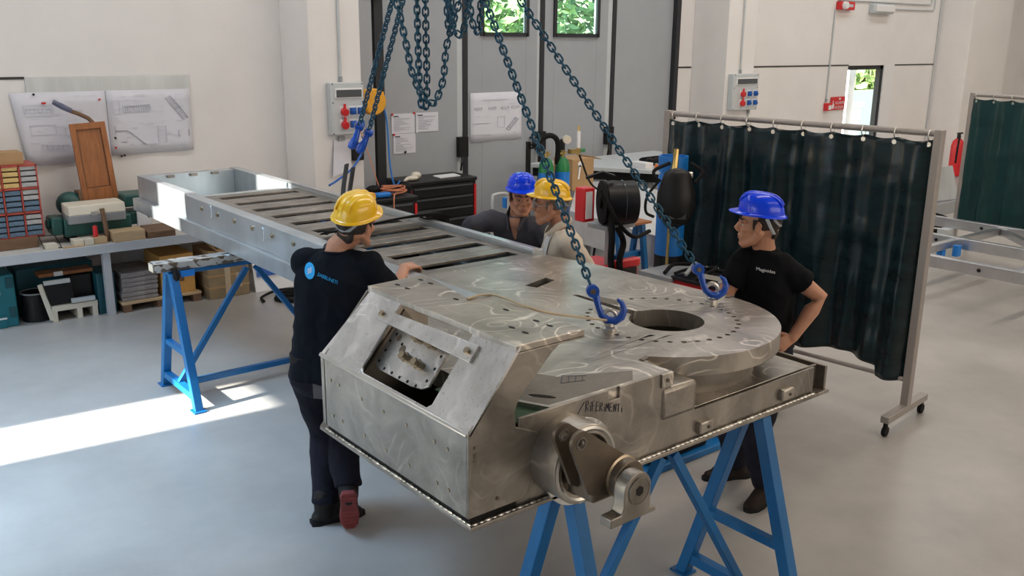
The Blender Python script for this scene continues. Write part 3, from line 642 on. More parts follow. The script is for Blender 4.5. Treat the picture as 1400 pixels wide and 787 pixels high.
IR = V((.78, -.63, 0))
for hb, tp, lab in ((hb1, mx((2.955, 3.05, 1.475)), 'blue chain and hook clipped to the near eyebolt on the round deck'), (hb2, mx((3.745, 3.075, 1.46)), 'blue chain and hook clipped to the far eyebolt beside the man with black t-shirt')):
    d = (hb+V((0, 0, .05))-tp).normalized()
    c = chain(lab, [CR+V((.05, 0, 0)), tp]); hook(c, tp, d, IR, 1.1)
    t = thing('eyebolt', 'zinc eyebolt in the round deck at %s' % ('the near hook' if hb is hb1 else 'the far hook'), 'eyebolt', hb, 'eyebolts')
    MB().lathe(hb, [(.034, 0), (.034, .018), (.024, .025), (.022, .04)], 16).build('bolt_collar', 'silver', t)
    MB().ring(hb+V((0, 0, .068)), (.63, .78, 0), .03, .011, 20, 8).build('eye', 'silver', t)
lh = [(V((3.13, 5.52, 2.05)), V((3.03, 5.53, 1.80))), (V((3.19, 5.50, 2.01)), V((3.095, 5.56, 1.77)))]
for (a, b), lab, off in zip(lh, ('blue chain and hook holding the black sling, left of its pair', 'blue chain and hook holding the black sling, right of its pair'), (-.04, .02)):
    c = chain(lab, [CR+V((off, 0, 0)), a]); hook(c, a, b-a, (.35, .93, 0), .95)
for lab, P in (('slack blue chain hanging in a long loop under the lifting point', [(2.66, 4.32, 2.95), (2.735, 4.3, 2.6), (2.765, 4.29, 2.44), (2.82, 4.28, 2.33), (2.885, 4.27, 2.275), (2.93, 4.28, 2.33), (2.97, 4.29, 2.42), (3.0, 4.3, 2.59), (3.09, 4.3, 2.83), (3.14, 4.3, 3.0)]),
               ('slack blue chain hanging as two straight strands between the long loop', [(2.845, 4.36, 3.0), (2.855, 4.36, 2.4), (2.868, 4.36, 2.26), (2.882, 4.36, 2.245), (2.896, 4.36, 2.26), (2.905, 4.36, 2.4), (2.90, 4.36, 3.0)]),
               ('short slack blue chain loop hanging right of the long loop', [(2.955, 4.22, 3.0), (2.965, 4.22, 2.8), (2.985, 4.22, 2.69), (3.03, 4.22, 2.635), (3.065, 4.22, 2.7), (3.12, 4.22, 3.0)]),
               ('short slack blue chain loop hanging in front of the left gate window', [(3.14, 4.3, 3.0), (3.165, 4.3, 2.75), (3.185, 4.3, 2.68), (3.205, 4.3, 2.655), (3.225, 4.3, 2.7), (3.24, 4.3, 3.0)]),
               ('slack blue chain strand beside the short loop', [(3.05, 4.38, 3.0), (3.06, 4.38, 2.75), (3.075, 4.38, 2.66), (3.09, 4.38, 2.7), (3.075, 4.38, 3.0)])):
    chain(lab, P, True)
zt = mx((3, 5, 1.32)).z
t = thing('lifting_sling', 'black webbing sling looped round the slatted frame below the blue hooks', 'sling', (2.9, 5.3, zt-.05))
for i, pts in enumerate(([(3.03, 5.53, 1.80), (2.94, 5.43, 1.62), (2.84, 5.25, zt+.03), (2.72, 5.02, zt+.008), (2.60, 4.97, zt+.004), (2.588, 4.96, 1.16)], [(3.095, 5.56, 1.77), (3.02, 5.5, 1.58), (2.92, 5.38, zt+.02), (2.75, 5.32, zt+.005), (3.0, 5.35, zt+.012), (3.66, 5.40, zt+.012), (3.665, 5.40, 1.2)])):
    sp2 = smoothpath(pts, 5); MB().tube(sp2, [.022 if q.z > zt+.08 else .075 for q in sp2], 8, ref=(.3, -.9, .3), ry=.009).build('webbing', 'strap', t)

# ================================================================== people
def remesh(mb, name, m, parent, voxel, smooth=3, fold=0, fscale=(13, 13, 4), extra=None, seed=0):
    me = mb.mesh('blob'); o = bpy.data.objects.new('blob', me); COL.objects.link(o)
    r = o.modifiers.new('r', 'REMESH'); r.mode = 'VOXEL'; r.voxel_size = voxel
    if smooth: s = o.modifiers.new('s', 'SMOOTH'); s.iterations = smooth; s.factor = .5
    dg = bpy.context.evaluated_depsgraph_get(); dg.update()
    nm = bpy.data.meshes.new_from_object(o.evaluated_get(dg)); bpy.data.objects.remove(o); bpy.data.meshes.remove(me)
    sh = WL[parent.name]; fs = V(fscale); off = V((seed*3.1, seed*1.7, 0))
    if fold:
        nrm = [v.normal.copy() for v in nm.vertices]
        for v, n in zip(nm.vertices, nrm):
            p = v.co; a = noise.noise(V((p.x*fs.x, p.y*fs.y, p.z*fs.z))+off); b = noise.noise(V((p.x*31, p.y*31, p.z*19))+off)
            c = 1-abs(noise.noise(V((p.x*6+p.z*4, p.y*6-p.z*3, p.z*7))+off))*2
            v.co = p+n*fold*(a+.25*b+.7*max(0, c))
    if extra:
        bm = bmesh.new(); bm.from_mesh(nm); e = extra.mesh('x'); bm.from_mesh(e); bm.to_mesh(nm); bm.free(); bpy.data.meshes.remove(e)
    for v in nm.vertices: v.co = v.co-sh
    nm.name = name; nm.materials.clear(); nm.materials.append(M[m]); nm.polygons.foreach_set('use_smooth', [True]*len(nm.polygons))
    b = bpy.data.objects.new(name, nm); COL.objects.link(b); b.parent = parent; WL[b.name] = sh; return b
def ik(a, c, l1, l2, pole):
    a, c = V(a), V(c); d = c-a; L = min(d.length, (l1+l2)*.998); u = d.normalized()
    x = (l1*l1-l2*l2+L*L)/(2*L); h = math.sqrt(max(0, l1*l1-x*x)); p = V(pole); p = (p-u*p.dot(u)).normalized()
    return a+u*x+p*h
def loft(mb, rings, f, l, n=26, pw=2.5):
    vs = []
    for c, w2, d in rings:
        c = V(c)
        for j in range(n):
            t = 2*PI*j/n; cc, ss = math.cos(t), math.sin(t)
            vs.append(c+l*(math.copysign(abs(cc)**(2/pw), cc)*w2)+f*(math.copysign(abs(ss)**(2/pw), ss)*d))
    k = len(rings); fs = [(i*n+j, i*n+(j+1) % n, (i+1)*n+(j+1) % n, (i+1)*n+j) for i in range(k-1) for j in range(n)]
    fs += [tuple(range(n))[::-1], tuple((k-1)*n+j for j in range(n))]
    return mb.add(vs, fs)
def az(a): a = math.radians(a); return V((math.cos(a), math.sin(a), 0))
def hand(blob, fing, wrist, d, nrm, curl=.5, sc=1.0, left=False, spread=1.0):
    """palm into the body blob, five separate fingers into fing; nrm points out of the back of the hand"""
    wrist, d = V(wrist), V(d).normalized(); nrm = V(nrm); nrm = (nrm-d*nrm.dot(d)).normalized(); s = d.cross(nrm)*(1 if left else -1)   # s: towards the thumb
    q = lambda a, b, c: wrist+(d*a+s*b+nrm*c)*sc
    blob.tube([q(-.01, 0, 0), q(.025, .002, 0), q(.06, .003, .001), q(.088, .001, -.002)], [r*sc for r in (.027, .034, .040, .040)], 12, ref=tuple(s), ry=[r*sc for r in (.019, .016, .0145, .012)], dome=True)
    blob.ell(q(.032, .026, -.008), (.024*sc, .016*sc, .014*sc), Matrix((d, s, nrm)).transposed())
    for i, (b, L) in enumerate(((.030, .074), (.0105, .082), (-.0095, .076), (-.029, .06))):
        ang = curl*(.75+.12*i); dirv = d+s*(b*.9*spread); P = [q(.068, b, .0), q(.09, b*1.05, 0)]; a = ang*.55
        for seg, r in ((.44, .009), (.31, .0082), (.25, .0075)):
            v = (dirv.normalized()*math.cos(a)-nrm*math.sin(a)); P.append(P[-1]+v*L*seg*sc); a += ang*.75
        fing.tube(P, [r*sc for r in (.0088, .0093, .0085, .0078, .0066)], 8, dome=True)
        fing.ell(P[-1]-(P[-1]-P[-2])*.1+nrm*.005*sc, (.005*sc,)*3, n=6, m=5)
    t0 = q(.022, .030, -.006); v1 = (d*.62+s*.72-nrm*.3).normalized(); v2 = (d*.9+s*.25-nrm*(.25+.3*curl)).normalized()
    fing.tube([t0, t0+v1*.034*sc, t0+v1*.034*sc+v2*.030*sc, t0+v1*.034*sc+v2*.055*sc], [r*sc for r in (.0135, .0112, .0098, .0075)], 8, dome=True)
def head(root, blob, H, R, sc, hair, skin, hatmat, glasses=False, beard=False, strapm=None):
    q = lambda x, y, z: H+R @ (V((x, y, z))*sc)
    e = lambda c, r, Rz=None: blob.ell(q(*c), tuple(k*sc for k in r), R if Rz is None else R @ Rz, n=18, m=12)
    e((-.012, 0, .032), (.098, .077, .092)); e((.035, 0, -.025), (.058, .060, .085)); e((-.035, 0, -.01), (.07, .068, .075))
    for y in (-1, 1):
        blob.tube([q(-.012, .060*y, -.045), q(.02, .054*y, -.085), q(.07, .02*y, -.112)], [.022*sc, .023*sc, .02*sc], 8, dome=True)
        e((.064, .040*y, -.028), (.024, .022, .022)); e((.103, .0125*y, -.036), (.012, .008, .008))
        blob.tube([q(.062, .062*y, .017), q(.086, .034*y, .022), q(.093, .008*y, .012)], [.009*sc, .0105*sc, .009*sc], 8, dome=True)
        e((-.002, .079*y, -.012), (.017, .007, .031), Matrix.Rotation(.35*y, 3, 'Z') @ Matrix.Rotation(-.2, 3, 'Y'))
        blob.tube([q(.008, .081*y, -.022), q(-.008, .086*y, .016), q(-.021, .088*y, .006), q(-.016, .084*y, -.02), q(-.004, .080*y, -.038)], .005*sc, 6)
    e((.080, 0, -.106), (.021, .024, .019)); e((.078, 0, -.07), (.024, .033, .032)); e((.05, 0, -.09), (.045, .04, .03))
    blob.tube([q(.088, 0, .018), q(.102, 0, -.005), q(.117, 0, -.026), q(.106, 0, -.040)], [.0085*sc, .010*sc, .0125*sc, .008*sc], 8, dome=True)
    e((.098, 0, -.062), (.009, .023, .006)); e((.095, 0, -.077), (.010, .021, .007))
    lp = MB()
    for z, x, h in ((-.0625, .1025, .0045), (-.0755, .1005, .0055)): lp.tube([q(x-.012, -.022, z), q(x, -.01, z+.001), q(x+.001, 0, z), q(x, .01, z+.001), q(x-.012, .022, z)], [.0015*sc, h*sc, h*sc, h*sc, .0015*sc], 6)
    lp.build('lips', 'lip', root, smooth=80)
    for y in (-1, 1):
        ev = MB().ell(q(.0755, .031*y, -.003), (.0115*sc,)*3).build('eye', 'eye', root, smooth=80)
        MB().ell(q(.0855, .0315*y, -.003), (.003*sc, .0068*sc, .0068*sc), R).build('iris', 'iris', ev, smooth=80)
        MB().tube([q(.076, .046*y, .004), q(.0885, .030*y, .0068), q(.0885, .017*y, .003)], .0045*sc, 6).tube([q(.074, .045*y, -.010), q(.0865, .030*y, -.0125), q(.087, .018*y, -.009)], .0032*sc, 5).build('eyelid', skin, ev, smooth=80)
        MB().tube([q(.077, .057*y, .023), q(.0945, .034*y, .030), q(.1, .012*y, .022)], [.003*sc, .0055*sc, .004*sc], 6).build('eyebrow', hair, root, smooth=80)
    hm = MB(); hr = hair
    hm.ell(q(-.026, 0, .022), (.092*sc, .0795*sc, .090*sc), R, 24, 16)
    for y in (-1, 1): hm.tube([q(.012, .0745*y, .03), q(.014, .073*y, -.005), q(.012, .071*y, -.022)], [.014*sc, .010*sc, .005*sc], 6, ref=tuple(R @ V((0, 1, 0))), ry=[.012*sc, .011*sc, .006*sc][0])
    hm.tube([q(-.075, 0, -.01), q(-.082, 0, -.045), q(-.07, 0, -.07)], [.05*sc, .052*sc, .035*sc], 12, ref=tuple(R @ V((0, 1, 0))), ry=[.02*sc, .02*sc, .012*sc][1])
    hm.build('hair', hr, root, smooth=80)
    if beard:
        bm = MB()
        for y in (-1, 1): bm.tube([q(.0, .069*y, -.04), q(.022, .062*y, -.085), q(.07, .028*y, -.118), q(.09, 0, -.118)], [.008*sc, .0125*sc, .012*sc, .0125*sc], 8)
        bm.build('stubble_beard', 'stubble', root, smooth=80)
    if glasses:
        g = MB()
        for y in (-1, 1):
            g.tube([q(.104+.0*math.cos(a), .033*y+.023*math.cos(a), -.004+.017*math.sin(a)) for a in [2*PI*i/16 for i in range(16)]], .0016*sc, 5, closed=True)
            g.tube([q(.104, .056*y, .004), q(.05, .078*y, .006), q(-.005, .084*y, .004)], .0022*sc, 5)
        g.tube([q(.104, -.010, .0), q(.109, 0, .003), q(.104, .010, 0)], .0018*sc, 5)
        go = g.build('spectacles', 'grey', root, smooth=80)
        for y in (-1, 1): MB().prism([q(.1035, .033*y+.022*math.cos(a), -.004+.016*math.sin(a)) for a in [2*PI*i/16 for i in range(16)]], R @ V((.001, 0, 0))).build('lens', 'lens', go, smooth=0)
    # hard hat
    n = 40; rows = 10; cx, cz = -.010, .058; vs = []; q0_ = q; q = lambda x, y, z: q0_(x, y, z+.13*x)
    for i in range(rows+1):
        a = PI/2*i/rows
        for j in range(n):
            th = 2*PI*j/n; k = math.cos(a)**.62; hgt = math.sin(a)**.92
            vs.append(q(cx+.118*k*math.cos(th)*(1-.03*hgt), .1*k*math.sin(th), cz+.106*hgt))
    fs = [(i*n+j, i*n+(j+1) % n, (i+1)*n+(j+1) % n, (i+1)*n+j) for i in range(rows) for j in range(n)]+[tuple(range(n))[::-1]]
    hat = MB().add(vs, fs).build('hard_hat', hatmat, root, smooth=60)
    bv = []
    for k, (o_, z) in enumerate(((-.006, .006), (0, -.003), (1, -.008), (1, -.003), (0, .006))):
        for j in range(n):
            th = 2*PI*j/n; ex = (.012+.036*max(0, math.cos(th))**2.2)*o_ if o_ > 0 else o_
            bv.append(q(cx+(.118+ex)*math.cos(th), (.1+min(ex, .02)+(.012*max(0, math.cos(th)) if o_ > 0 else 0))*math.sin(th), cz+z-.006*(max(0, math.cos(th))*(1 if o_ > 0 else 0))))
    MB().add(bv, [(i*n+j, i*n+(j+1) % n, ((i+1) % 5)*n+(j+1) % n, ((i+1) % 5)*n+j) for i in range(5) for j in range(n)]).build('brim', hatmat, hat, smooth=60)
    for y0, r in ((0, .011), (-.038, .007), (.038, .007)):
        P = [q(cx+.116*math.cos(a)**.62*(-1 if a0 > PI/2 else 1), y0, cz+.104*math.sin(a)**.92*(1-abs(y0)*1.6)) for k, a0 in enumerate([PI*(.16+.68*i/16) for i in range(17)]) for a in [min(a0, PI-a0)]]
        MB().tube(P, [r*sc*(.25+.75*math.sin(PI*i/16)) for i in range(17)], 8, ref=tuple(R @ V((0, 1, 0))), ry=.006*sc).build('crown_ridge', hatmat, hat, smooth=70)
    MB().tube([q(cx-.070, .066, .045), q(cx-.094, .04, .015), q(cx-.102, 0, .008), q(cx-.094, -.04, .015), q(cx-.070, -.066, .045)], .008*sc, 8, ref=tuple(R @ V((0, 0, 1))), ry=.003).build('head_band', 'grey', hat, smooth=60)
    if strapm: MB().tube([q(-.045, .083, .045), q(-.066, .075, .0), q(-.082, .05, -.035)], .009*sc, 6, ref=tuple(R @ V((1, 0, 0))), ry=.003).tube([q(-.045, -.083, .045), q(-.066, -.075, .0), q(-.082, -.05, -.035)], .009*sc, 6, ref=tuple(R @ V((1, 0, 0))), ry=.003).build('harness_strap', strapm, hat)
    return hat
def boot(root, ank, fdir, up, sc, m, sole):
    ank = V(ank); f = V(fdir).normalized(); up = V(up); up = (up-f*up.dot(f)).normalized(); l = up.cross(f); q = lambda a, b, c: ank+(f*a+l*b+up*c)*sc
    u = MB()
    u.tube([q(-.01, 0, .07), q(-.012, 0, .0), q(-.012, 0, -.045)], [.056*sc, .052*sc, .05*sc], 12, dome=True)
    u.tube([q(-.04, 0, -.05), q(.05, 0, -.045), q(.11, 0, -.055), q(.165, 0, -.062)], [.042*sc, .046*sc, .05*sc, .043*sc], 12, ref=tuple(l), ry=[.04*sc, .04*sc, .034*sc, .027*sc], dome=True)
    u.tube([q(.0, 0, .02), q(.06, 0, -.02), q(.11, 0, -.04)], [.045*sc, .042*sc, .04*sc], 10, dome=True)
    bo = remesh(u, 'boot', m, root, .008, 3)
    P = [(-.085, -.03), (-.085, .03), (-.05, .042), (.02, .038), (.1, .05), (.16, .045), (.2, .022), (.207, 0), (.2, -.022), (.16, -.045), (.1, -.05), (.02, -.038), (-.05, -.042)]
    MB().prism([q(a, b, -.09) for a, b in P], up*.026*sc).build('sole', sole, bo, bevel=.004)
    tr = MB()
    for a in (-.06, -.03, .05, .08, .11, .14, .17): tr.bar(q(a, -.032, -.091), q(a, .032, -.091), .012*sc, .006*sc, tuple(up))
    tr.build('tread', sole, bo, stuff=True)
    lc = MB()
    for a, c in ((.03, .0), (.05, -.012), (.07, -.022), (.09, -.03)): lc.tube([q(a, -.028, c+.006), q(a+.008, 0, c+.022), q(a, .028, c+.006)], .004*sc, 5)
    lc.build('laces', 'blackmatt', bo)
def person(label, sc, P, N, H, f_az, hip_az, head_az, head_pitch, arms, legs, top, trm, skin, hair, hat, bootm='boot', soles=('blackmatt', 'blackmatt'), sleeve=.55, roll=0, glasses=False, beard=False, collar=None, seed=0, head_h=1.05, strapm=None, tw=1.0):
    P, N, H = V(P), V(N), V(H); root = thing('person', label, 'person', (P.x, P.y, 0), 'workers around the chassis')
    f, hf = az(f_az), az(hip_az); l = V((-f.y, f.x, 0)); hl = V((-hf.y, hf.x, 0)); ax = (N-P)
    body, fing, shirt, tr = MB(), MB(), MB(), MB()
    pt = lambda t: P+ax*t
    mixl = lambda t: (hl*(1-t)+l*t).normalized()
    for mb, k in ((body, .80), (shirt, 1.0)):
        rings = [(-.06, .180, .132), (.1, .176, .130), (.3, .172, .126), (.55, .188, .128), (.72, .202, .128), (.84, .196, .112), (.92, .158, .092), (.975, .10, .075), (1.0, .074, .068)]
        rings = [(t_, a_*tw, b_) for t_, a_, b_ in rings]
        if collar and mb is shirt: rings = rings[:-1]
        if mb is body: rings = rings+[(1.04, .066, .066)]
        loft(mb, [(pt(t)-f*.012, a*sc*k, b*sc*k) for t, a, b in rings], f, l)
    Rh = Matrix((az(head_az), V((-math.sin(math.radians(head_az)), math.cos(math.radians(head_az)), 0)), V((0, 0, 1)))).transposed() @ Matrix.Rotation(math.radians(head_pitch), 3, 'Y') @ Matrix.Rotation(math.radians(roll), 3, 'X')
    body.tube([N-V((0, 0, .03))*sc-f*.01, N+V((0, 0, .02)), H+Rh @ (V((-.025, 0, -.05))*sc)], [.070*sc, .060*sc, .058*sc], 14, dome=True)
    hatobj = head(root, body, H, Rh, sc*head_h, hair, skin, hat, glasses, beard, strapm)
    for sgn, a in zip((1, -1), arms):       # left, right
        sh = N+(l*sgn*.175-V((0, 0, .075))-f*.01)*sc if 'sh' not in a else V(a['sh'])
        wr = V(a['w']); el = V(a['e']) if 'e' in a else ik(sh, wr, .285*sc, .262*sc, a['pole'])
        body.tube([sh, sh+(el-sh)*.45, el, el+(wr-el)*.3, wr], [r*sc for r in (.058, .052, .043, .044, .029)], 14, dome=True)
        hand(body, fing, wr, a['hd'], a['hn'], a.get('curl', .5), sc, sgn > 0)
        nn = N+(l*sgn*.09-V((0, 0, .02)))*sc
        end = sh+(el-sh)*min(1, sleeve/.55*.72) if sleeve < 1 else el
        pts = [nn-V((0, 0, .06))*sc, sh+(sh-el)*.0, sh+(el-sh)*.4, end]; rr = [q_*(.5+.5*tw) for q_ in (.075, .078, .074, .074 if sleeve < 1 else .066)]
        shirt.tube(pts, [r*sc for r in rr], 14, dome=False)
        shirt.ell(sh, (.078*sc*(.5+.5*tw),)*3)
        if sleeve >= 1: shirt.tube([sh, sh+(el-sh)*.5, el, el+(wr-el)*.5, wr-(wr-el)*.06], [r*sc for r in (.078, .068, .06, .054, .046)], 14, dome=False); shirt.ell(el, (.06*sc,)*3)
    loft(tr, [(P+V((0, 0, .06))*sc, .165*sc, .12*sc), (P, .178*sc, .132*sc), (P-V((0, 0, .08))*sc, .182*sc, .135*sc), (P-V((0, 0, .13))*sc, .15*sc, .11*sc)], hf, hl)
    for sgn, g, so in zip((1, -1), legs, soles):
        hp = P+(hl*sgn*.092-V((0, 0, .04)))*sc; an = V(g['a']); kn = V(g['k']) if 'k' in g else ik(hp, an, .43*sc, .42*sc, g.get('pole', hf))
        body.tube([hp, kn, kn+(an-kn)*.35, an], [r*sc for r in (.085, .056, .055, .038)], 12, dome=True)
        tr.tube([hp+V((0, 0, .02)), hp+(kn-hp)*.5, kn, kn+(an-kn)*.35, an-(an-kn)*.06], [r*sc for r in (.103, .097, .083, .081, .076)], 16, dome=False); tr.ell(kn, (.082*sc,)*3)
        boot(root, an, g['fd'], g.get('fu', (0, 0, 1)), sc*1.08, bootm, so)
    remesh(body, 'body', skin, root, .0052, 3, extra=fing)
    so_ = remesh(shirt, 'shirt', top, root, .0085, 3, fold=.011, seed=seed)
    to_ = remesh(tr, 'trousers', trm, root, .009, 3, fold=.011, fscale=(9, 9, 7), seed=seed+5)
    bl = MB(); loft(bl, [(P+V((0, 0, .045))*sc, .182*sc, .136*sc), (P+V((0, 0, .085))*sc, .18*sc, .134*sc)], hf, hl); bl.build('belt', 'blackmatt', to_)
    if collar: return root, so_, to_, f, l
    cr = MB(); cr.tube([N-V((0, 0, .012))-f*.012*sc+(l*.073*math.cos(t)+f*.069*math.sin(t))*sc+V((0, 0, -.012*math.sin(t))) for t in [2*PI*i/24 for i in range(24)]], .0095*sc, 6, closed=True)
    cr.build('neckband', top, so_, smooth=80)
    return root, so_, to_, f, l
def decal(par, mb, m, name, d, off=.004, label=None):
    """lays flat print onto the cloth along d"""
    bm = bmesh.new(); bm.from_mesh(par.data); sh = WL[par.name]; bt = BVHTree.FromBMesh(bm); d = V(d).normalized(); out = []
    for p in mb.v:
        h = bt.ray_cast(p-sh-d*.6, d); out.append((h[0]+sh-d*off) if h[0] else p)
    bm.free(); mb.v = out; return mb.build(name, m, par, smooth=0, label=label)

# man on the left, seen from behind
A = dict(f=38)
ra, shA, trA, fA, lA = person('man in yellow hard hat and printed black t-shirt, hand on the frame', 1.0,
    (2.14, 4.225, .93), (2.235, 4.21, 1.555), (2.325, 4.168, 1.69), 40, 45, 22, -4,
    [dict(w=(2.52, 4.45, 1.22), pole=(0, .3, -1), hd=(.8, .1, .2), hn=(0, 0, 1), curl=.5), dict(w=(2.655, 4.235, 1.395), e=(2.49, 4.08, 1.285), hd=(.9, .35, -.03), hn=(-.1, -.25, 1), curl=.75)],
    [dict(a=(2.135, 4.275, .09), fd=(.97, -.2, 0)), dict(a=(2.195, 4.12, .235), k=(2.28, 4.33, .53), fd=(.2, .37, -.9), fu=(.45, .8, .42))],
    'tshirt_navy', 'trousers', 'skin', 'hair', 'yellow', 'boot', ('blackmatt', 'redsole'), .55, beard=True, seed=1, roll=9)
bd = V((.47, .88, -.18)).normalized(); bu = V((.88, -.47, 0)).normalized(); bvv = bu.cross(bd)
lc = V((2.093, 4.25, 1.462))
dc = MB()
for r in range(5):
    for j in range(24):
        a0, a1 = 2*PI*j/24, 2*PI*(j+1)/24; r0, r1 = .042*r/5, .042*(r+1)/5
        dc.add([lc+bu*(q*math.cos(a))*.62+bvv*q*math.sin(a) for q, a in ((r0, a0), (r1, a0), (r1, a1), (r0, a1))], [(0, 1, 2, 3)])
decal(shA, dc, 'cyan', 'round_logo', bd, .004, 'cyan round print with small white lines')
wl_ = MB()
for k in range(3): wl_.bar(lc+bu*(-.011)+bvv*(.009*k-.009-.005), lc+bu*.011+bvv*(.009*k-.009+.006), .005, .0005, tuple(bd))
decal(shA, wl_, 'white', 'logo_lines', bd, .0065)
tu = (bu*.9-bvv*.42).normalized(); tv = bu*.30+bvv*.95
decal(shA, put_text(MB(), '.SABBLINETI', .025, lc+bu*.034-bvv*.022, tu, tv, .84), 'cyan', 'printed_lettering', bd, .004, 'cyan lettering across the back')
decal(trA, MB().add([V((1.98, 4.06, .80))+bu*a*.055+V((0, 0, b*.03)) for a in range(5) for b in range(4)], [(a*4+b, a*4+b+1, a*4+b+5, a*4+b+4) for a in range(4) for b in range(3)]), 'trgrey', 'seat_panel', (.47, .88, 0), .006)

# man on the right
rd, shD, trD, fD, lD = person('man in blue hard hat and black t-shirt, hand at his hip', 1.0,
    (4.25, 2.99, .93), (4.18, 2.985, 1.525), (4.152, 3.005, 1.668), 174, 178, 121, 2,
    [dict(sh=(4.20, 2.875, 1.445), w=(4.215, 2.775, 1.06), e=(4.385, 2.735, 1.27), hd=(-.85, .3, -.45), hn=(-.1, -.8, .35), curl=.75), dict(sh=(4.125, 3.07, 1.445), w=(3.90, 3.0, 1.13), e=(4.0, 3.10, 1.24), hd=(-.8, -.3, -.2), hn=(-.3, .3, .9), curl=.6)],
    [dict(a=(4.30, 2.91, .09), fd=(-.98, -.12, 0)), dict(a=(4.40, 3.21, .09), fd=(-.88, .45, 0))],
    'tshirt', 'trousers', 'skin', 'hair', 'bluehat', 'bootbrown', sleeve=.44, seed=2, strapm='lightgrey', tw=.84)
cd_ = V((.72, .66, -.15)).normalized(); cu = V((.66, -.72, 0)).normalized(); cv = cu.cross(cd_)
decal(shD, put_text(MB(), 'Maginidea', .024, V((4.06, 2.93, 1.432)), (cu-cv*.12).normalized(), cv), 'white', 'chest_lettering', cd_, .004, 'small white lettering on the chest')

# the two men behind the frame
rc_, shC, trC, fC, lC = person('man in yellow hard hat, spectacles and cream polo shirt, in profile behind the frame', .97,
    (4.03, 4.46, .90), (3.965, 4.405, 1.445), (3.918, 4.455, 1.59), 152, 152, 133, 2,
    [dict(w=(3.99, 4.22, .92), e=(4.06, 4.24, 1.14), hd=(-.1, .1, -.9), hn=(.2, -.8, .1)), dict(w=(3.98, 4.72, .95), pole=(.8, .5, -.2), hd=(-.1, .1, -.9), hn=(.1, .9, .1))],
    [dict(a=(4.10, 4.34, .087), fd=(-.9, .4, 0)), dict(a=(4.06, 4.58, .087), fd=(-.9, .45, 0))],
    'creamshirt', 'trousers', 'skin2', 'hairgrey', 'yellow', sleeve=.75, glasses=True, collar=True, seed=3, strapm='lightgrey')
N = V((3.965, 4.405, 1.445)); co = MB()
for sg in (1, -1):
    co.tube([N-fC*.068+V((0, 0, .045)), N+lC*.062*sg-fC*.02+V((0, 0, .04)), N+lC*.066*sg+fC*.035+V((0, 0, .015)), N+lC*.03*sg+fC*.098-V((0, 0, .045))], [.02, .022, .024, .012], 8, ref=(0, 0, 1), ry=.006)
co.build('collar', 'creamshirt', shC, smooth=70)
decal(shC, MB().add([N+fC*.0+lC*(a*.022-.03)-V((0, 0, .03+b*.03)) for a in range(5) for b in range(7)], [(a*7+b, a*7+b+1, a*7+b+8, a*7+b+7) for a in range(4) for b in range(6)]), 'whiteshirt', 'shirt_front', -fC, .008)
rb_, shB, trB, fB, lB = person('man in blue hard hat and grey work shirt behind the frame', .97,
    (4.26, 5.16, .90), (4.105, 5.02, 1.415), (4.105, 4.985, 1.558), 213, 213, 240, 10,
    [dict(w=(4.05, 4.76, .98), pole=(.6, -.5, -.5), hd=(-.2, -.2, -.9), hn=(.2, -.8, .1)), dict(sh=(3.965, 5.15, 1.375), w=(3.78, 5.16, 1.14), e=(3.84, 5.24, 1.33), hd=(-.2, -.2, -.9), hn=(-.8, .3, .1), curl=.4)],
    [dict(a=(4.34, 5.0, .087), fd=(-.9, -.4, 0)), dict(a=(4.22, 5.26, .087), fd=(-.9, -.4, 0))],
    'greyshirt', 'trousers', 'skin2', 'hair', 'bluehat', sleeve=1.0, collar=True, seed=4)
N = V((4.105, 5.02, 1.415)); co = MB()
for sg in (1, -1):
    co.tube([N-fB*.066+V((0, 0, .045)), N+lB*.064*sg-fB*.02+V((0, 0, .04)), N+lB*.07*sg+fB*.04+V((0, 0, .0)), N+lB*.035*sg+fB*.11-V((0, 0, .09))], [.022, .024, .03, .012], 8, ref=(0, 0, 1), ry=.007)
co.build('collar', 'greyshirt', shB, smooth=70)
decal(shB, MB().add([N+lB*(a/4-.5)*.085*(1-b/7)-V((0, 0, .01+b*.026)) for a in range(5) for b in range(7)], [(a*7+b, a*7+b+1, a*7+b+8, a*7+b+7) for a in range(4) for b in range(6)]), 'skin2', 'open_neck', -fB, .006)

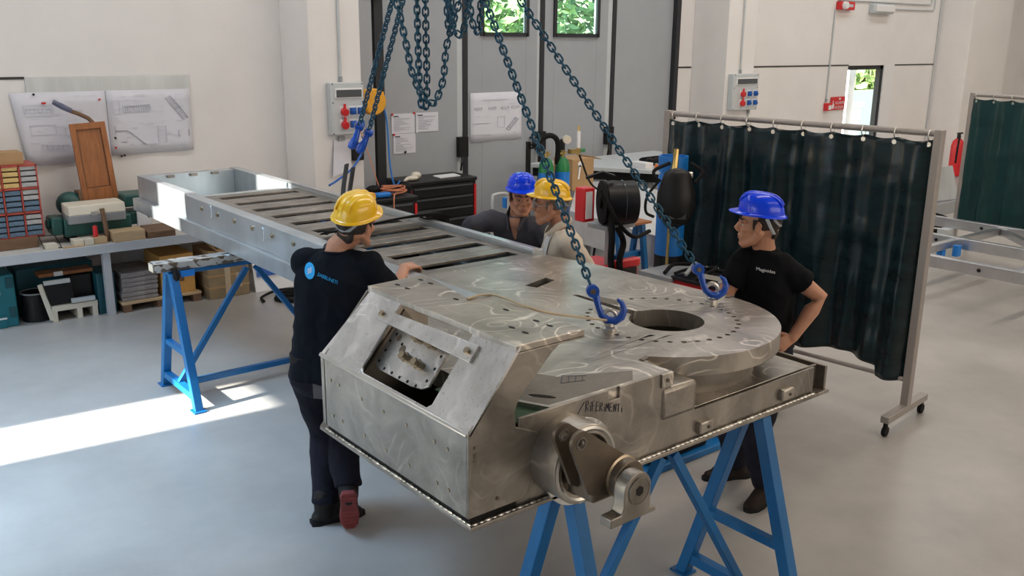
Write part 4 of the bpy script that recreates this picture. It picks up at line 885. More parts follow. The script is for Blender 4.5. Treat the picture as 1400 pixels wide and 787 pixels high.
# ================================================================== left wall: bench and what is on and under it
def solo(name, label, cat, mb, m, group=None, **k):
    return tag(mb.build(name, m, **k), label, cat, group)
t = thing('workbench', 'long grey steel workbench against the left wall', 'bench', (1.4, 9.5, 0))
MB().box(-1.5, 4.35, 9.1, 9.97, .665, .70).build('bench_top', 'benchtop', t, bevel=.004)
MB().box(-1.5, 4.35, 9.085, 9.1, .62, .71).build('front_rail', 'benchleg', t, bevel=.003)
for x in (-1.4, .5, 2.38, 4.2):
    for y in (9.14, 9.88): MB().box(x-.035, x+.035, y-.035, y+.035, 0, .665).build('leg', 'benchleg', t, bevel=.003)
solo('mounting_strip', 'bare metal strip on the left wall above the drawings', 'strip', B(2.04, 3.63, 9.985, 9.998, 2.06, 2.225), 'galv', bevel=.002)
def drawing(name, label, pts, y, lines, curl=.0):
    t = thing(name, label, 'drawing', (pts[0][0], y, pts[3][1]), 'technical drawings on the walls')
    n = 10; m = MB(); vs = []
    for i in range(n+1):
        for j in range(7):
            a, b = i/n, j/6; top = V(pts[0]).lerp(V(pts[1]), a); bot = V(pts[3]).lerp(V(pts[2]), a); p = top.lerp(bot, b)
            vs.append((p.x, y-.003-curl*b*b*max(0, .4-a)-.004*math.sin(a*9)*b, p.y))
    m.add(vs, [(i*7+j, i*7+j+1, (i+1)*7+j+1, (i+1)*7+j) for i in range(n) for j in range(6)])
    s_ = m.build('sheet', 'paper', t, smooth=80); so = s_.modifiers.new('thickness', 'SOLIDIFY'); so.thickness = .0012
    ln = MB(); W2 = lambda a, b: V(pts[0]).lerp(V(pts[1]), a).lerp(V(pts[3]).lerp(V(pts[2]), a), b)
    for L in lines:
        for (a, b), (c, d) in zip(L[0], L[0][1:]):
            p, q = W2(a, b), W2(c, d); ln.bar((p.x, y-.009-curl*b*b*max(0, .4-a), p.y), (q.x, y-.009-curl*d*d*max(0, .4-c), q.y), .001, L[1], (0, 1, 0))
    ln.build('line_work', 'ink', t, smooth=0, stuff=True); return t
def rect(a, b, c, d, w=.004): return [([(a, b), (c, b), (c, d), (a, d), (a, b)], w)]
def ladder(x0, y0, x1, y1, wd, n, w=.004):
    d = V((x1-x0, y1-y0)); p = V((-d.y, d.x)).normalized()*wd; r = [([(x0+p.x, y0+p.y), (x1+p.x, y1+p.y)], w), ([(x0-p.x, y0-p.y), (x1-p.x, y1-p.y)], w)]
    return r+[([(x0+d.x*k/n+p.x, y0+d.y*k/n+p.y), (x0+d.x*k/n-p.x, y0+d.y*k/n-p.y)], w) for k in range(n+1)]
def fineprint(n, seed, w=.003):
    r = random.Random(seed); out = []
    for k in range(n): a, b, L = r.uniform(.06, .85), r.uniform(.06, .95), r.uniform(.02, .1); out.append(([(a, b), (a+L, b)], w))
    return out
d1 = drawing('wall_drawing', 'large curling white drawing sheet pinned left of the wooden panel', [(1.89, 2.085), (2.76, 2.085), (2.76, 1.40), (1.98, 1.38)], 9.98,
             rect(.1, .18, .4, .32)+ladder(.12, .25, .38, .25, .03, 6)+rect(.12, .45, .4, .58)+rect(.5, .5, .8, .62)+fineprint(46, 1)+ladder(.2, .75, .5, .78, .03, 5), .05)
d2 = drawing('wall_drawing', 'white drawing sheet with ladder-like frame drawings on the left wall', [(2.765, 2.085), (3.62, 2.085), (3.615, 1.44), (2.765, 1.43)], 9.98,
             ladder(.18, .3, .5, .28, .05, 12, .006)+ladder(.72, .12, .93, .48, .035, 12, .007)+rect(.06, .16, .14, .36)+[([(.07, .62), (.2, .62), (.24, .65), (.42, .86), (.55, .86)], .012), ([(.07, .55), (.07, .66)], .008), ([(.83, .66), (.82, .72), (.84, .77)], .012), ([(.95, .66), (.96, .72), (.95, .77)], .012)]+ladder(.62, .58, .62, .84, .05, 5)+fineprint(60, 2))
for p_, lab in (((2.225, 2.02), 0), ((2.625, 2.03), 0), ((2.84, 1.56), 0)): pass
for k, (x, z, m) in enumerate(((2.17, 1.98, 'red'), (2.19, 1.98, 'red'), (2.70, 2.0, 'red'), (2.81, 1.51, 'red'), (2.10, 2.065, 'black'), (2.815, 1.61, 'black'), (2.86, 1.42, 'black'), (2.89, 1.425, 'black'))):
    MB().cyl((x, 9.972, z), (x, 9.958, z), .011, .009, 12).build('magnet', m, d1 if x < 2.76 else d2)
# wooden panel leaning on the bench machine
t = thing('wooden_board', 'tall orange wooden panel with bent handle, leaning above the green bench machine', 'panel', (2.5, 9.6, 1.06))
R_ = Matrix.Rotation(-.045, 3, 'Y') @ Matrix.Rotation(-.12, 3, 'X')
wq = lambda a, b, c: V((2.515, 9.60, 1.055))+R_ @ V((a, b, c))
def wbx(n, a0, a1, c0, c1, b0, b1, m): 
    mb = MB().box(a0, a1, b0, b1, c0, c1); mb.v = [wq(*p) for p in mb.v]; return mb.build(n, m, t, bevel=.003)
wbx('board', -.155, .155, 0, .72, 0, .03, 'wood')
for n, a in (('stile', (-.165, -.115, 0, .75, -.02, .012)), ('stile', (.115, .165, 0, .75, -.02, .012)), ('cross_rail', (-.115, .115, .69, .75, -.02, .012)), ('cross_rail', (-.115, .115, 0, .12, -.02, .012))): wbx(n, *a, 'wood')
for a in ((-.112, -.104, .13, .68, -.004, .001), (.104, .112, .13, .68, -.004, .001), (-.1, .1, .678, .684, -.004, .001), (-.1, .1, .126, .132, -.004, .001)): wbx('groove', *a, 'wood_dark')
wbx('side_board', -.20, -.165, 0, .12, -.02, .14, 'wood_dark')
MB().tube([(2.555, 9.74, 1.79), (2.52, 9.76, 1.835), (2.44, 9.78, 1.88), (2.36, 9.8, 1.915)], .021, 8).build('handle', 'wood_dark', t)
MB().tube([(2.38, 9.795, 1.91), (2.30, 9.8, 1.955), (2.225, 9.8, 2.0)], [.024, .029, .022], 8).build('handle_tip', 'tip', t)
# small-parts rack
t = thing('parts_rack', 'small-parts rack with rows of bins on the left end of the bench', 'rack', (1.6, 9.55, .70))
MB().box(.9, 1.86, 9.36, 9.75, .70, .80).build('wooden_base', 'wood_dark', t, bevel=.004)
rk = MB().box(.9, 1.92, 9.74, 9.76, .80, 1.46); rk.build('back_panel', 'black', t)
for z in (.80, 1.03, 1.255, 1.465): MB().box(.9, 1.93, 9.40, 9.75, z-.012, z+.006).build('shelf', 'redshelf', t)
for x in (1.03, 1.18, 1.33, 1.48, 1.63, 1.78, 1.925): MB().box(x-.006, x+.006, 9.40, 9.75, .80, 1.47).build('divider', 'redshelf', t)
bn = MB().box(-.064, .064, -.0, .2, 0, .038).box(-.02, .02, -.006, 0, .01, .026).mesh('bin'); cols = {k: bn.copy() for k in ('binblue', 'binyellow', 'bingrey')}
for k, me in cols.items(): me.materials.append(M[k])
for s_, z0 in enumerate((.81, 1.04, 1.265)):
    for r_ in range(4):
        for c_ in range(6):
            k = 'binblue' if s_ < 2 else ('binyellow' if c_ in (3, 4) else 'bingrey')
            if s_ < 2 and c_ == 5 and r_ > 1: k = 'bingrey'
            o = bpy.data.objects.new('bin', cols[k]); COL.objects.link(o); o.parent = t; o.location = V((1.105+.15*c_, 9.41, z0+.052*r_))-V((1.6, 9.55, .70))
solo('small_box', 'brown cardboard box on top of the parts rack', 'box', B(1.55, 1.84, 9.45, 9.7, 1.472, 1.58), 'card', bevel=.003)
t = thing('green_carton', 'green carton with white label on top of the parts rack', 'box', (1.42, 9.5, 1.472)); B(1.30, 1.53, 9.42, 9.68, 1.472, 1.58).build('carton', 'cylgreen', t, bevel=.003); B(1.40, 1.50, 9.417, 9.421, 1.49, 1.56).build('label', 'white', t)
# green bench machine
t = thing('bench_machine', 'dark green bench machine with cream and grey cover below the wooden panel', 'machine', (2.4, 9.5, .70))
MB().box(2.10, 2.72, 9.36, 9.72, .76, .93).build('machine_body', 'greenmach', t, bevel=.02)
MB().prism([(2.13, 9.30, 1.06), (2.13, 9.54, 1.07), (2.13, 9.54, .97), (2.13, 9.28, .97)], (.52, 0, 0)).build('cover_top', 'cream', t, bevel=.01)
MB().prism([(2.13, 9.28, .97), (2.13, 9.54, .97), (2.13, 9.54, .88), (2.13, 9.30, .89)], (.52, 0, 0)).build('cover_front', 'grey', t, bevel=.006)
MB().ell((2.24, 9.66, 1.03), (.13, .1, .12)).build('motor_housing', 'greenmach', t)
MB().box(2.0, 2.1, 9.4, 9.62, .78, .95).cyl((2.0, 9.5, .88), (1.97, 9.5, .88), .05).build('gear_case', 'greenmach', t, bevel=.015)
MB().box(2.68, 2.93, 9.42, 9.75, .98, 1.10).build('coolant_tray', 'greenmach', t, bevel=.02)
MB().box(2.90, 2.95, 9.42, 9.5, 1.08, 1.17).build('tray_handle', 'greenmach', t, bevel=.015)
MB().box(2.68, 2.92, 9.44, 9.7, .80, .93).build('lower_case', 'greenmach', t, bevel=.015)
for x in (2.18, 2.62): MB().box(x-.03, x+.03, 9.4, 9.68, .70, .77).build('foot', 'black', t)
MB().box(2.33, 2.38, 9.26, 9.30, .965, 1.0).cyl((2.36, 9.27, .99), (2.36, 9.25, .99), .014).build('cover_catch', 'silver', t)
MB().tube([(2.44, 9.24, .70), (2.44, 9.26, .85), (2.43, 9.28, 1.02)], .022, 8).build('lever', 'wood_dark', t)
solo('red_marker_tube', 'bright red upright tube in front of the green bench machine', 'tube', MB().lathe((2.335, 9.23, .765), [(.022, 0), (.024, .02), (.021, .10), (.016, .105)], 14), 'red')
for i, (x0, x1, m, lab) in enumerate(((2.12, 2.21, 'cream', 'small cream box under the machine, leftmost of the row'), (2.215, 2.30, 'cream', 'small cream box under the machine, middle of the row'), (2.305, 2.42, 'wood_pale', 'pale wooden block under the red tube'))):
    solo('small_block', lab, 'block', B(x0, x1, 9.17, 9.30, .702, .762), m, bevel=.003)
solo('wood_block', 'thick pale-topped wooden block on the bench edge', 'block', MB().box(2.47, 2.77, 9.14, 9.34, .702, .80), 'wood_pale', bevel=.004)
solo('wood_block', 'dark-topped wooden block with sloping top at the bench edge under the frame', 'block', MB().prism([(2.79, 9.13, .702), (2.79, 9.13, .765), (2.79, 9.36, .80), (2.79, 9.36, .702)], (.27, 0, 0)), 'wood_dark', bevel=.004)
solo('white_guard', 'white plastic guard standing behind the wooden blocks', 'guard', MB().prism([(2.79, 9.41, .705), (2.93, 9.41, .705), (2.92, 9.41, .83), (2.85, 9.41, .92), (2.79, 9.41, .93)], (0, .03, 0)), 'white', bevel=.004)
t = thing('bench_scraps', 'wire tray with pale offcuts on the bench beside the parts rack', 'tray', (1.98, 9.3, .70))
MB().tube([(1.88, 9.25, .705), (2.02, 9.2, .705), (2.0, 9.35, .80), (1.87, 9.4, .80)], .006, 5, closed=True).build('wire_frame', 'black', t); B(1.88, 1.99, 9.2, 9.33, .702, .74).build('offcut', 'cream', t); B(2.02, 2.2, 9.13, 9.17, .702, .715).build('offcut', 'wood_pale', t)
# below the bench
t = thing('tool_case', 'teal plastic tool case with black catches at the left edge', 'case', (1.35, 9.5, 0))
B(1.05, 1.60, 9.28, 9.75, .0, .50).build('case_body', 'teal', t, bevel=.015)
for z in (.40, .12): B(1.525, 1.585, 9.268, 9.285, z-.03, z+.07).build('catch', 'tealdark', t, bevel=.006)
B(1.05, 1.50, 9.27, 9.285, .0, .12).build('drawer_front', 'teal', t, bevel=.005); B(1.40, 1.47, 9.265, 9.281, .32, .42).build('label', 'white', t)
B(1.40, 1.5, 9.262, 9.272, .085, .1).build('drawer_pull', 'white', t)
solo('long_crate', 'long dark teal crate at the back under the bench', 'crate', B(1.66, 2.36, 9.56, 9.92, .0, .47), 'tealdark', bevel=.015)
t = thing('waste_bin', 'dark grey open bin under the bench beside the teal case', 'bin', (1.78, 9.4, 0))
MB().pipe((1.78, 9.41, 0), (1.78, 9.41, .27), .125, .115, 28).cyl((1.78, 9.41, 0), (1.78, 9.41, .01), .12, n=28).build('bin_body', 'black', t); MB().ring((1.78, 9.41, .27), (0, 0, 1), .122, .008, 28, 6).build('rim', 'grey', t)
t = thing('machine_cradle', 'pale cradle holding black panels under the bench', 'cradle', (2.08, 9.35, 0))
for x in (1.89, 2.11, 2.25): B(x-.02, x+.025, 9.2, 9.52, 0, .10).build('foot', 'cream', t)
B(1.87, 2.28, 9.2, 9.52, .10, .15).build('base_plank', 'cream', t); MB().bar((1.87, 9.21, .02), (1.80, 9.24, .37), .03, .04).build('side_post', 'cream', t)
B(1.84, 2.08, 9.23, 9.30, .16, .36).build('front_panel', 'black', t, bevel=.004); B(1.83, 2.06, 9.215, 9.24, .36, .40).build('top_strip', 'lightgrey', t)
B(2.08, 2.27, 9.30, 9.5, .16, .40).build('black_box', 'black', t, bevel=.006); B(2.05, 2.26, 9.19, 9.23, .16, .20).build('grey_bar', 'lightgrey', t)
B(1.82, 2.3, 9.34, 9.52, .41, .44).build('wood_tray', 'wood', t); B(1.95, 2.03, 9.33, 9.345, .41, .45).build('white_tag', 'white', t)
solo('dark_panel_case', 'dark blue-black upright case between the cradle and the blankets', 'case', B(2.29, 2.46, 9.2, 9.55, 0, .41), 'tealdark', bevel=.01)
t = thing('pallet', 'wooden pallet carrying the blankets and the yellow carton', 'pallet', (2.87, 9.35, 0), None)
for x in (2.53, 2.86, 3.22): B(x-.04, x+.04, 9.12, 9.75, 0, .075).build('runner', 'wood_dark', t)
for y in (9.12, 9.28, 9.44, 9.6): B(2.48, 3.27, y, y+.12, .075, .095).build('slat', 'wood_pale', t)
names = ['undermost', 'second from the bottom', 'third from the bottom', 'third from the top', 'second from the top', 'topmost']
z = .096
for i in range(6):
    h = .042+.006*(i % 3); dx = random.uniform(-.012, .012); m = MB()
    P = [(2.50+dx, z+.002), (2.505+dx, z+h*.5), (2.50+dx, z+h-.002), (2.84+dx, z+h-.002), (2.855+dx, z+h*.75), (2.85+dx, z+h*.5), (2.856+dx, z+h*.25), (2.84+dx, z+.002)]
    m.prism([(a, 9.16, b) for a, b in P], (0, .5, 0)); solo('felt_blanket', 'folded grey felt blanket on the pallet, %s of the stack' % names[i], 'blanket', m, 'blanket', 'blankets stacked on the pallet', bevel=.008); z += h
t = thing('yellow_carton', 'yellow-brown carton with yellow band on the pallet behind the trestle', 'box', (3.05, 9.4, .096)); B(2.89, 3.23, 9.17, 9.65, .096, .50).build('carton', 'cardy', t, bevel=.004); B(2.888, 3.232, 9.166, 9.655, .36, .375).build('band', 'amber', t); B(3.05, 3.12, 9.167, 9.17, .22, .30).build('print', 'wood_dark', t)
t = thing('big_carton', 'big drab carton with packing tape under the bench, right of the pallet', 'box', (3.55, 9.3, 0)); B(3.33, 3.76, 9.06, 9.6, 0, .36).build('carton', 'card2', t, bevel=.006)
for z in (.12, .24): B(3.328, 3.763, 9.056, 9.605, z-.008, z+.008).build('crease_tape', 'card', t)
B(3.50, 3.56, 9.055, 9.062, 0, .362).build('packing_tape', 'tape', t); B(3.62, 3.68, 9.055, 9.06, .10, .25).build('packing_tape', 'tape', t)
t = thing('open_carton', 'open brown carton with orange label on the big carton', 'box', (3.5, 9.35, .362)); B(3.36, 3.72, 9.1, 9.55, .362, .50).build('carton', 'card', t, bevel=.004); B(3.60, 3.68, 9.096, 9.101, .38, .43).build('orange_label', 'orange', t); B(3.47, 3.55, 9.096, 9.101, .37, .43).build('white_label', 'white', t); MB().obox((3.42, 9.15, .53), (.12, .2, .006), Matrix.Rotation(.9, 3, 'Y')).build('flap', 'card', t)
t = thing('leaning_board', 'white board with dark blue patch leaning on the wall by the bench end', 'board', (4.03, 9.15, 0)); MB().prism([(3.83, 9.06, 0), (4.30, 9.06, 0), (4.30, 9.16, .46), (3.83, 9.16, .46)], (0, .02, 0)).build('board', 'white', t, bevel=.003); MB().prism([(3.86, 9.083, .16), (4.12, 9.083, .16), (4.12, 9.141, .43), (3.86, 9.141, .43)], (0, -.004, 0)).build('blue_patch', 'socket_blue', t)
hc = MB()
for k in range(5): hc.ring((4.02+.015*k, 8.6-.01*k, .018+.022*k), (0, .05*k, 1), .17+.008*(k % 2), .014, 26, 6)
hc.tube(smoothpath([(4.18, 8.6, .02), (4.3, 8.8, .02), (4.05, 8.95, .02), (3.78, 8.8, .02), (3.72, 8.62, .02)], 6), .014, 6)
solo('cable_coil', 'black cable coiled on the floor beyond the far trestle', 'cable', hc, 'blackmatt')

# ================================================================== pillar panel, hose reel, conduits
def socket(par, x, y, z, m, big):
    b = MB()
    if big: b.cyl((x, y, z), (x, y-.05, z-.01), .042, n=18).cyl((x, y-.03, z+.03), (x, y-.03, z+.085), .018, .014, 10)
    else: b.box(x-.032, x+.032, y-.04, y, z-.035, z+.04).cyl((x, y-.04, z-.005), (x, y-.055, z-.01), .026, n=14)
    return b.build('socket', m, par, bevel=.004)
def power_panel(x0, x1, y, z0, z1, label):
    t = thing('socket_box', label, 'socket box', ((x0+x1)/2, y, z0), 'wall socket boxes'); w_ = x1-x0; h = z1-z0
    B(x0, x1, y-.10, y, z0, z1).build('housing', 'lightgrey', t, bevel=.012)
    B(x0+.12*w_, x1-.06*w_, y-.112, y-.098, z1-.30*h, z1-.11*h).build('breaker_frame', 'white', t, bevel=.004)
    B(x0+.15*w_, x1-.09*w_, y-.116, y-.110, z1-.28*h, z1-.14*h).build('breaker_window', 'smoke', t)
    for r in (0, 1):
        zz = z1-(.55+.25*r)*h
        for c, (f, m, big) in enumerate(((.36, 'red', True), (.62, 'socket_blue', False), (.86, 'socket_blue', False))):
            B(x0+f*w_-.045, x0+f*w_+.045, y-.106, y-.099, zz-.055, zz+.055).build('socket_plate', 'white', t, bevel=.003); socket(t, x0+f*w_, y-.105, zz, m, big)
    for fx in (.05, .95):
        for fz in (.03, .62, .97): MB().cyl((x0+fx*w_, y-.1, z0+fz*h), (x0+fx*w_, y-.104, z0+fz*h), .008, n=8).build('cover_screw', 'smoke', t)
    return t
power_panel(4.89, 5.30, 9.32, 1.58, 2.15, 'grey power panel with red and blue sockets on the left pillar')
power_panel(11.80, 12.44, 9.32, 1.58, 2.14, 'grey power panel with red and blue sockets on the right pillar')
def conduit(label, paths, r=.014):
    t = thing('conduit', label, 'conduit', tuple(paths[0][0]))
    for p in paths: MB().tube(p, r, 8).build('pipe', 'lightgrey', t)
    for p in paths: MB().cyl(V(p[0])+V((0, 0, 0)), V(p[0])+(V(p[1])-V(p[0])).normalized()*.06, r*1.5, n=8).build('sleeve', 'grey', t)
    return t
conduit('grey conduit running up the left pillar from its power panel', [[(5.06, 9.3, 2.15), (5.06, 9.3, 7)]])
conduit('grey conduit running up the right pillar from its power panel', [[(12.06, 9.3, 2.14), (12.06, 9.3, 7)], [(12.33, 9.3, 1.58), (12.33, 9.3, .3)]])
conduit('grey conduit from the fire alarm button up to the siren', [[(15.55, 9.98, 1.55), (15.57, 9.98, 3.2)]])
conduit('pair of grey conduits along the top of the right wall', [[(15.65, 9.98, 3.37), (18.95, 9.98, 3.38), (19.0, 9.98, 3.42), (19.0, 9.98, 7)], [(17.45, 9.98, 3.26), (19.1, 9.98, 3.27), (19.13, 9.98, 3.3), (19.13, 9.98, 7)]])
conduit('grey conduit in the corner beside the rightmost pillar', [[(19.40, 9.98, .3), (19.40, 9.98, 7)]])
t = thing('hose_reel', 'yellow cable reel on the wall between pillar and gate', 'reel', (5.49, 9.5, 1.92))
MB().cyl((5.49, 9.30, 1.92), (5.49, 9.44, 1.92), .15, n=28).build('drum', 'amber', t, bevel=.015); B(5.335, 5.40, 9.28, 9.46, 1.84, 2.06).build('guide_box', 'amber', t, bevel=.01)
B(5.57, 5.63, 9.34, 9.4, 1.98, 2.03).build('bracket', 'amber', t); B(5.42, 5.56, 9.44, 9.99, 1.86, 1.98).build('wall_bracket', 'grey', t)
MB().tube(smoothpath([(5.60, 9.36, 1.95), (5.67, 9.36, 1.7), (5.70, 9.36, 1.2), (5.72, 9.3, .95), (5.8, 9.3, .99)], 6), .011, 6).build('cable', 'bluepart', t)
t = thing('note_sheets', 'white note sheets hanging on a clip under the left power panel', 'paper', (5.0, 9.30, 1.1))
MB().prism([(4.95, 9.30, 1.52), (5.16, 9.30, 1.53), (5.14, 9.27, 1.18), (4.90, 9.26, 1.12)], (0, .006, 0)).build('sheet', 'paper', t); B(5.16, 5.30, 9.25, 9.31, 1.28, 1.48).build('clip_box', 'black', t, bevel=.01); B(5.0, 5.08, 9.285, 9.30, 1.51, 1.56).build('clip', 'grey', t)
MB().tube(smoothpath([(5.22, 9.22, 1.68), (5.26, 9.05, 1.3), (5.32, 8.95, .95)], 6), .006, 5).build('thin_cable', 'hose', t)
# papers on the gate
def note(label, x0, x1, z0, z1, sd):
    t = thing('notice', label, 'notice', ((x0+x1)/2, 9.975, z0), 'notices on the gate'); B(x0, x1, 9.972, 9.976, z0, z1).build('sheet', 'paper', t)
    r = random.Random(sd); m = MB(); w_, h = x1-x0, z1-z0
    for k in range(14): b = z1-h*(.2+.052*k); m.box(x0+.1*w_, x0+w_*r.uniform(.3, .9), 9.970, 9.973, b, b+.004)
    m.build('text_lines', 'ink', t, stuff=True); B(x0+.08*w_, x0+.3*w_, 9.97, 9.973, z1-.16*h, z1-.1*h).build('heading', 'inkdark', t); return t
n1 = note('upper left notice with red magnets on the first gate leaf', 6.11, 6.45, 1.47, 1.715, 1); n2 = note('right-hand landscape notice on the first gate leaf', 6.47, 6.81, 1.475, 1.715, 2); n3 = note('lower notice with black magnet on the first gate leaf', 6.13, 6.46, 1.22, 1.465, 3)
for n_, x, z, m in ((n1, 6.12, 1.71, 'red'), (n1, 6.44, 1.715, 'red'), (n3, 6.14, 1.46, 'red'), (n2, 6.475, 1.48, 'white'), (n3, 6.30, 1.235, 'black')): MB().cyl((x, 9.973, z), (x, 9.958, z), .014, n=10).build('magnet', m, n_)
drawing('wall_drawing', 'large drawing sheet with a slanted machine drawing on the second gate leaf', [(7.32, 1.935), (8.19, 1.94), (8.20, 1.30), (7.32, 1.29)], 9.975,
        [([(.22, .15), (.7, .15)], .006)]+sum([rect(a, .30, a+.14, .34, .007) for a in (.08, .35, .6, .8)], [])+rect(.52, .5, .66, .72)+ladder(.72, .78, .9, .56, .035, 6, .012)+[([(.05, .62), (.38, .62)], .006), ([(.05, .85), (.38, .86)], .005), ([(.05, .93), (.38, .94)], .005)]+fineprint(24, 5))
# right wall safety gear
t = thing('fire_alarm_sign', 'red fire alarm sign with white letters beside the side door', 'sign', (15.95, 9.98, 1.39)); B(15.70, 16.17, 9.975, 9.985, 1.395, 1.635).build('plate', 'red', t)
m = MB(); put_text(m, 'ALLARME', .075, (15.83, 9.97, 1.50), (1, 0, 0), (0, 0, 1), .98); put_text(m, 'INCENDIO', .075, (15.83, 9.97, 1.415), (1, 0, 0), (0, 0, 1), .92); m.build('lettering', 'white', t, smooth=0)
MB().prism([(15.74, 9.974, 1.42), (15.80, 9.974, 1.42), (15.81, 9.974, 1.50), (15.785, 9.974, 1.50), (15.78, 9.974, 1.57), (15.765, 9.974, 1.57), (15.76, 9.974, 1.50), (15.74, 9.974, 1.48)], (0, -.003, 0)).build('pointing_hand', 'white', t); MB().ell((15.99, 9.975, 1.595), (.035, .004, .02)).build('bell_symbol', 'white', t)
t = thing('call_point', 'small red fire call point box left of the red sign', 'alarm button', (15.58, 9.95, 1.4)); B(15.50, 15.66, 9.92, 10, 1.39, 1.53).build('box', 'red', t, bevel=.008); B(15.55, 15.63, 9.912, 9.922, 1.41, 1.49).build('window', 'white', t)
t = thing('alarm_siren', 'red and white alarm siren high on the right wall', 'siren', (15.8, 9.95, 3.2)); B(15.60, 16.07, 9.9, 10, 3.2, 3.345).build('housing', 'red', t, bevel=.01); MB().cyl((15.72, 9.9, 3.275), (15.72, 9.84, 3.275), .075, .06, 18).build('siren_dome', 'white', t); B(15.85, 16.0, 9.895, 9.901, 3.25, 3.30).build('label', 'lightgrey', t)
t = thing('emergency_light', 'white oblong emergency light under the conduits on the right wall', 'lamp', (17.1, 9.95, 3.18)); B(16.70, 17.42, 9.88, 10, 3.16, 3.34).build('housing', 'lightgrey', t, bevel=.02); B(16.76, 17.40, 9.85, 9.89, 3.19, 3.32).build('diffuser', 'white', t, bevel=.02)

# ================================================================== tool chests and what lies on them
def chest(x0, x1, y0, y1, h, nd, label, m='black'):
    t = thing('tool_chest', label, 'tool chest', ((x0+x1)/2, (y0+y1)/2, 0)); B(x0, x1, y0+.02, y1, .10, h-.05).build('carcass', m, t, bevel=.008); B(x0-.01, x1+.01, y0, y1+.01, h-.05, h).build('top_tray', 'black', t, bevel=.012)
    dh = (h-.18)/nd
    for k in range(nd):
        d = B(x0+.03, x1-.05, y0, y0+.04, .12+dh*k, .12+dh*(k+1)-.012).build('drawer', 'black', t, bevel=.006); B(x0+.06, x1-.08, y0-.016, y0, .12+dh*(k+1)-.035, .12+dh*(k+1)-.02).build('drawer_pull', 'smoke', d)
    for x in (x0+.0, x1-.04): B(x, x+.03, y0-.004, y0+.02, .12, h-.09).build('corner_strip', 'red', t)
    for x in (x0+.08, x1-.08):
        for y in (y0+.08, y1-.08): MB().cyl((x-.015, y, .05), (x+.015, y, .05), .05, n=14).box(x-.02, x+.02, y-.02, y+.02, .05, .10).build('caster', 'blackmatt', t)
    return t
chest(5.80, 6.78, 9.10, 9.62, .99, 6, 'wide black tool chest with red corner strips in front of the gate')
chest(5.02, 5.60, 8.62, 9.12, .93, 5, 'narrower black tool chest in front of the left pillar')
t = thing('work_gloves', 'pale work gloves lying on the wide tool chest', 'gloves', (5.95, 9.25, .99)); MB().ell((5.93, 9.25, 1.02), (.09, .05, .03)).ell((6.02, 9.30, 1.04), (.07, .05, .045)).build('glove', 'cream', t)
for k in range(4): MB().tube([(5.85+.02*k, 9.24, 1.02), (5.80+.02*k, 9.20+.012*k, 1.01)], .014, 6, dome=True).build('finger', 'cream', t)
solo('paper_sheet', 'white papers with red print on the wide tool chest', 'paper', MB().prism([(6.3, 9.2, .992), (6.62, 9.22, .992), (6.66, 9.42, .992), (6.33, 9.40, .992)], (0, 0, .01)), 'white')
solo('pouch', 'black leather pouch hanging over the corner of the wide tool chest', 'pouch', MB().box(5.64, 5.79, 9.02, 9.16, .55, .99), 'blackmatt', bevel=.03)
hs = MB(); P = []
for k in range(70): a = k*.5; P.append((5.42+.13*math.cos(a)+.03*math.sin(a*.37), 8.85+.10*math.sin(a)+.02*math.cos(a*.6), .95+.0011*k+.012*math.sin(a*1.3)))
hs.tube(P, .008, 6).tube(smoothpath([(5.42, 8.75, .96), (5.28, 8.6, .95), (5.27, 8.58, .7), (5.29, 8.57, .45)], 6), .008, 6)
solo('air_hose', 'tangled copper-coloured air hose on the narrower tool chest', 'hose', hs, 'hose')
t = thing('strap_bundle', 'orange and turquoise straps heaped on the narrower tool chest', 'straps', (5.1, 8.8, .93)); MB().obox((5.08, 8.80, .965), (.30, .16, .05), Matrix.Rotation(.2, 3, 'Y')).build('orange_strap', 'orange', t, bevel=.015); MB().box(5.12, 5.30, 8.68, 8.78, .935, .985).build('turquoise_pack', 'bluepart', t, bevel=.015); MB().ell((5.25, 8.98, .98), (.1, .08, .05)).build('dark_bundle', 'blackmatt', t)
solo('blue_air_line', 'dark blue air line sagging from the tool chest to the frame', 'hose', MB().tube(smoothpath([(4.45, 8.5, 1.16), (4.6, 8.6, 1.19), (4.85, 8.7, 1.3), (5.1, 8.9, 1.48), (5.25, 9.2, 1.55)], 6), .012, 6), 'socket_blue')

# ================================================================== welding corner
t = thing('welding_table', 'large steel welding table behind the men', 'table', (7.6, 7.0, 0))
MB().prism([(6.60, 7.2, .84), (6.35, 5.6, .84), (8.3, 5.4, .84), (8.5, 8.45, .84), (8.1, 8.7, .84)], (0, 0, .02)).build('table_top', 'tablesteel', t, bevel=.003)
MB().prism([(6.36, 5.63, .52), (6.35, 5.6, .84), (8.3, 5.4, .84), (8.3, 5.43, .52)], (0, .012, 0)).build('front_sheet', 'tablesteel', t)
MB().prism([(6.60, 7.2, .55), (6.36, 5.62, .55), (6.36, 5.62, .84), (6.60, 7.2, .84)], (.012, 0, 0)).build('side_sheet', 'tablesteel', t)
for x, y in ((6.6, 5.8), (8.2, 5.6), (6.8, 7.15), (8.3, 8.3)): B(x-.04, x+.04, y-.04, y+.04, 0, .84).build('leg', 'grey', t)
t = thing('rear_table', 'grey steel table with dark edge behind the welding table', 'table', (9.3, 8.8, 0))
MB().prism([(8.0, 9.65, .95), (9.0, 8.05, .95), (10.6, 8.3, .95), (10.6, 9.7, .95)], (0, 0, .05)).build('table_top', 'lightgrey', t, bevel=.004)
MB().prism([(8.1, 9.6, .83), (9.05, 8.1, .83), (10.5, 8.4, .83), (10.5, 9.6, .83)], (0, 0, .12)).build('apron', 'blackmatt', t)
for x, y in ((8.4, 9.4), (9.1, 8.4), (10.4, 8.5), (10.4, 9.5)): B(x-.04, x+.04, y-.04, y+.04, 0, .84).build('leg', 'grey', t)
